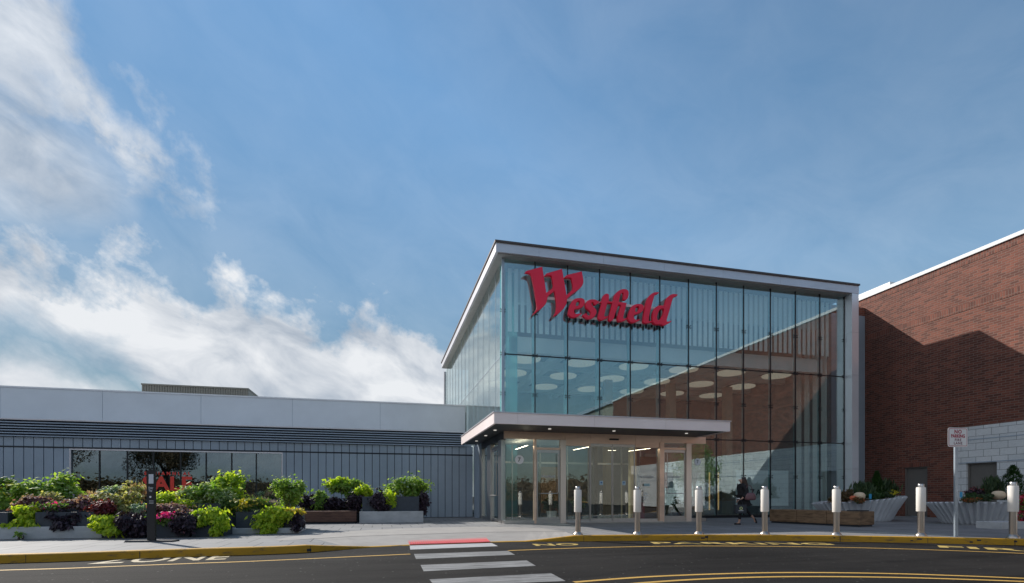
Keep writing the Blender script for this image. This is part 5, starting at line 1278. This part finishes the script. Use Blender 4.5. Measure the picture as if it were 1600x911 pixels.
s4 = MB().lathe((0, 0, 0), [(.042, 0), (.045, .03), (.03, .05)], 14, sx=2.6)
m4 = Matrix.Translation((.49, .09, .13)) @ Matrix.Rotation(R(66), 4, 'Y')
sh_.add([m4 @ Vector(v) for v in s4.v], s4.f)
part(wo, 'shoes', sh_, M['coat'], world=False)
# shoulder bag and tote are carried things
def carried(name, label, cat): 
    t = thing(name, label, cat, (pc.x, pc.y, 0), rz=R(-12)); return t
hb = carried('shoulder_bag', 'mauve leather shoulder bag hanging behind the walking woman', 'bag')
m_ = MB(); n_ = 20; prof = [(.0, .80), (.17, .81), (.20, .86), (.18, .97), (.13, 1.05), (.0, 1.07)]
vs = [(.15+r*math.cos(2*math.pi*i/n_), -.27+.075*math.sin(2*math.pi*i/n_)*(r/.2), z+.05) for r, z in prof for i in range(n_)]
m_.add(vs, [(k*n_+i, k*n_+(i+1) % n_, (k+1)*n_+(i+1) % n_, (k+1)*n_+i) for k in range(len(prof)-1) for i in range(n_)])
part(hb, 'body', m_, M['bag'], world=False, smooth=True)
st = MB(); pr = None
for k in range(13):
    a = math.pi*k/12; q = Vector((.12-.12*math.cos(a)-.0, -.24, 1.10+.28*math.sin(a)))
    if pr: st.tube(pr, q, .012, 6)
    pr = q
part(hb, 'strap', st, M['bag'], world=False)
tt = carried('shopping_bag', 'dark shopping bag with pale round emblem held low by the walking woman', 'bag')
part(tt, 'body', MB().add([(-.40, -.34, .40), (-.02, -.34, .40), (-.02, -.18, .40), (-.40, -.18, .40), (-.40, -.33, .70), (-.02, -.33, .70), (-.02, -.19, .70), (-.40, -.19, .70)], [(3, 2, 1, 0), (4, 5, 6, 7), (0, 1, 5, 4), (1, 2, 6, 5), (2, 3, 7, 6), (3, 0, 4, 7)]), M['tote'], world=False)
hh_ = MB(); pr = None
for k in range(9):
    a = math.pi*k/8; q = Vector((-.21-.09*math.cos(a), -.26, .70+.16*math.sin(a)))
    if pr: hh_.tube(pr, q, .008, 6)
    pr = q
part(tt, 'handle', hh_, M['tote'], world=False)
em = MB().add([(-.21+.055*math.cos(2*math.pi*i/20), -.3425, .575+.055*math.sin(2*math.pi*i/20)) for i in range(20)], [tuple(range(20))]); part(tt, 'emblem', em, M['logo_green'], world=False)
em = MB().add([(-.21+.028*math.cos(2*math.pi*i/20), -.3435, .575+.034*math.sin(2*math.pi*i/20)) for i in range(20)], [tuple(range(20))]); part(tt, 'emblem_centre', em, M['tote'], world=False)
part(tt, 'print_line', MB().box(-.30, -.13, -.3425, -.341, .485, .50), M['sign_white'], world=False)
ph = MB().box(-.30, -.20, -.24, -.20, .90, .93); o = ph.build('phone', M['sign_white']); o.location = (pc.x, pc.y, 0); o.rotation_euler = (0, 0, R(-12)); tag(o, 'small white phone in the walking woman\'s hand', 'phone')

# ------------------------------------------------------------------ trees (one beside the frame, others across the road, mirrored in the glass)
def tree(label, x, y, h, r, kind, n, seed, size=.3, open_=False):
    rng = random.Random(seed); t = thing('tree', label, 'tree', (x, y, 0)); tr = MB(); fo = MB(); c0 = Vector((x, y, 0))
    top = c0+Vector((0, 0, h*.45)); tr.tube(c0-Vector((0, 0, .2)), top, h*.022, 8, h*.014); lobes = []
    for k in range(13):
        a = rng.uniform(0, 6.28); e = rng.uniform(.1, 1.3); L = rng.uniform(.5, .95); q = top+Vector((math.cos(a)*math.cos(e)*r*L, math.sin(a)*math.cos(e)*r*L, math.sin(e)*h*.5*L))
        s = c0+Vector((0, 0, h*rng.uniform(.3, .45))); mid = (s+q)/2+Vector((0, 0, .1*h)); tr.tube(s, mid, h*.010, 6, h*.006); tr.tube(mid, q, h*.006, 5, h*.002); lobes.append((q-top, .46))
    leaves(fo, top, Vector((r, r, h*.4)), n, size, 'up', rng, 'oval', lobes, .3, .02)
    part(t, 'crown', fo, LM[kind]); part(t, 'trunk', tr, M['bark'])
tree('small green tree just beyond the right picture edge, mirrored in the glass beside the porch', 22.0, 8.1, 4.9, 1.7, 'mid', 3600, 5, .17)
tree('brown autumn tree across the road, mirrored in the left panes of the shop window', -33, -16, 12, 5.5, 'autumn', 20000, 11, .2)
tree('brown tree across the road, mirrored in the second pane of the shop window', -25, -22, 9, 3.6, 'autumn', 14000, 12, .2)
tree('spreading tree across the road, mirrored beyond the left end of the shop window', -42, -12, 12, 5.5, 'autumn', 14000, 13, .2)

# treeline added behind the camera to darken the glass reflections, seen only mirrored
rng = random.Random(3); wd_ = MB(); nv = 220; vs = []; 
for i in range(nv):
    a = R(-100+160*i/(nv-1)); h = 4.6+1.5*mnoise.noise(Vector((a*9, 2, 0)))+1.2*mnoise.noise(Vector((a*40, 2, 0)))
    for dd, z in ((101, -.3), (101, h), (106, h-.5), (107, -.3)): vs.append((math.sin(a)*dd, -math.cos(a)*dd, z))
wd_.add(vs, [(4*i+k, 4*i+k+1, 4*i+k+5, 4*i+k+4) for i in range(nv-1) for k in range(3)])
for k in range(14000):
    a = R(rng.uniform(-100, 60)); dd = rng.uniform(93, 102); h = 5.6+2*mnoise.noise(Vector((a*9, 2, 0)))
    p = Vector((math.sin(a)*dd, -math.cos(a)*dd, rng.uniform(0, h))); s_ = rng.uniform(.4, .9)
    leaves(wd_, p, Vector((.6, .6, .6)), 1, s_, 'up', rng, 'round', [(Vector(), 1.)])
o = wd_.build('added_treeline', LM['autumn']); o['kind'] = 'stuff'; o['label'] = 'brown-green treeline added behind the view to darken the glass reflections'
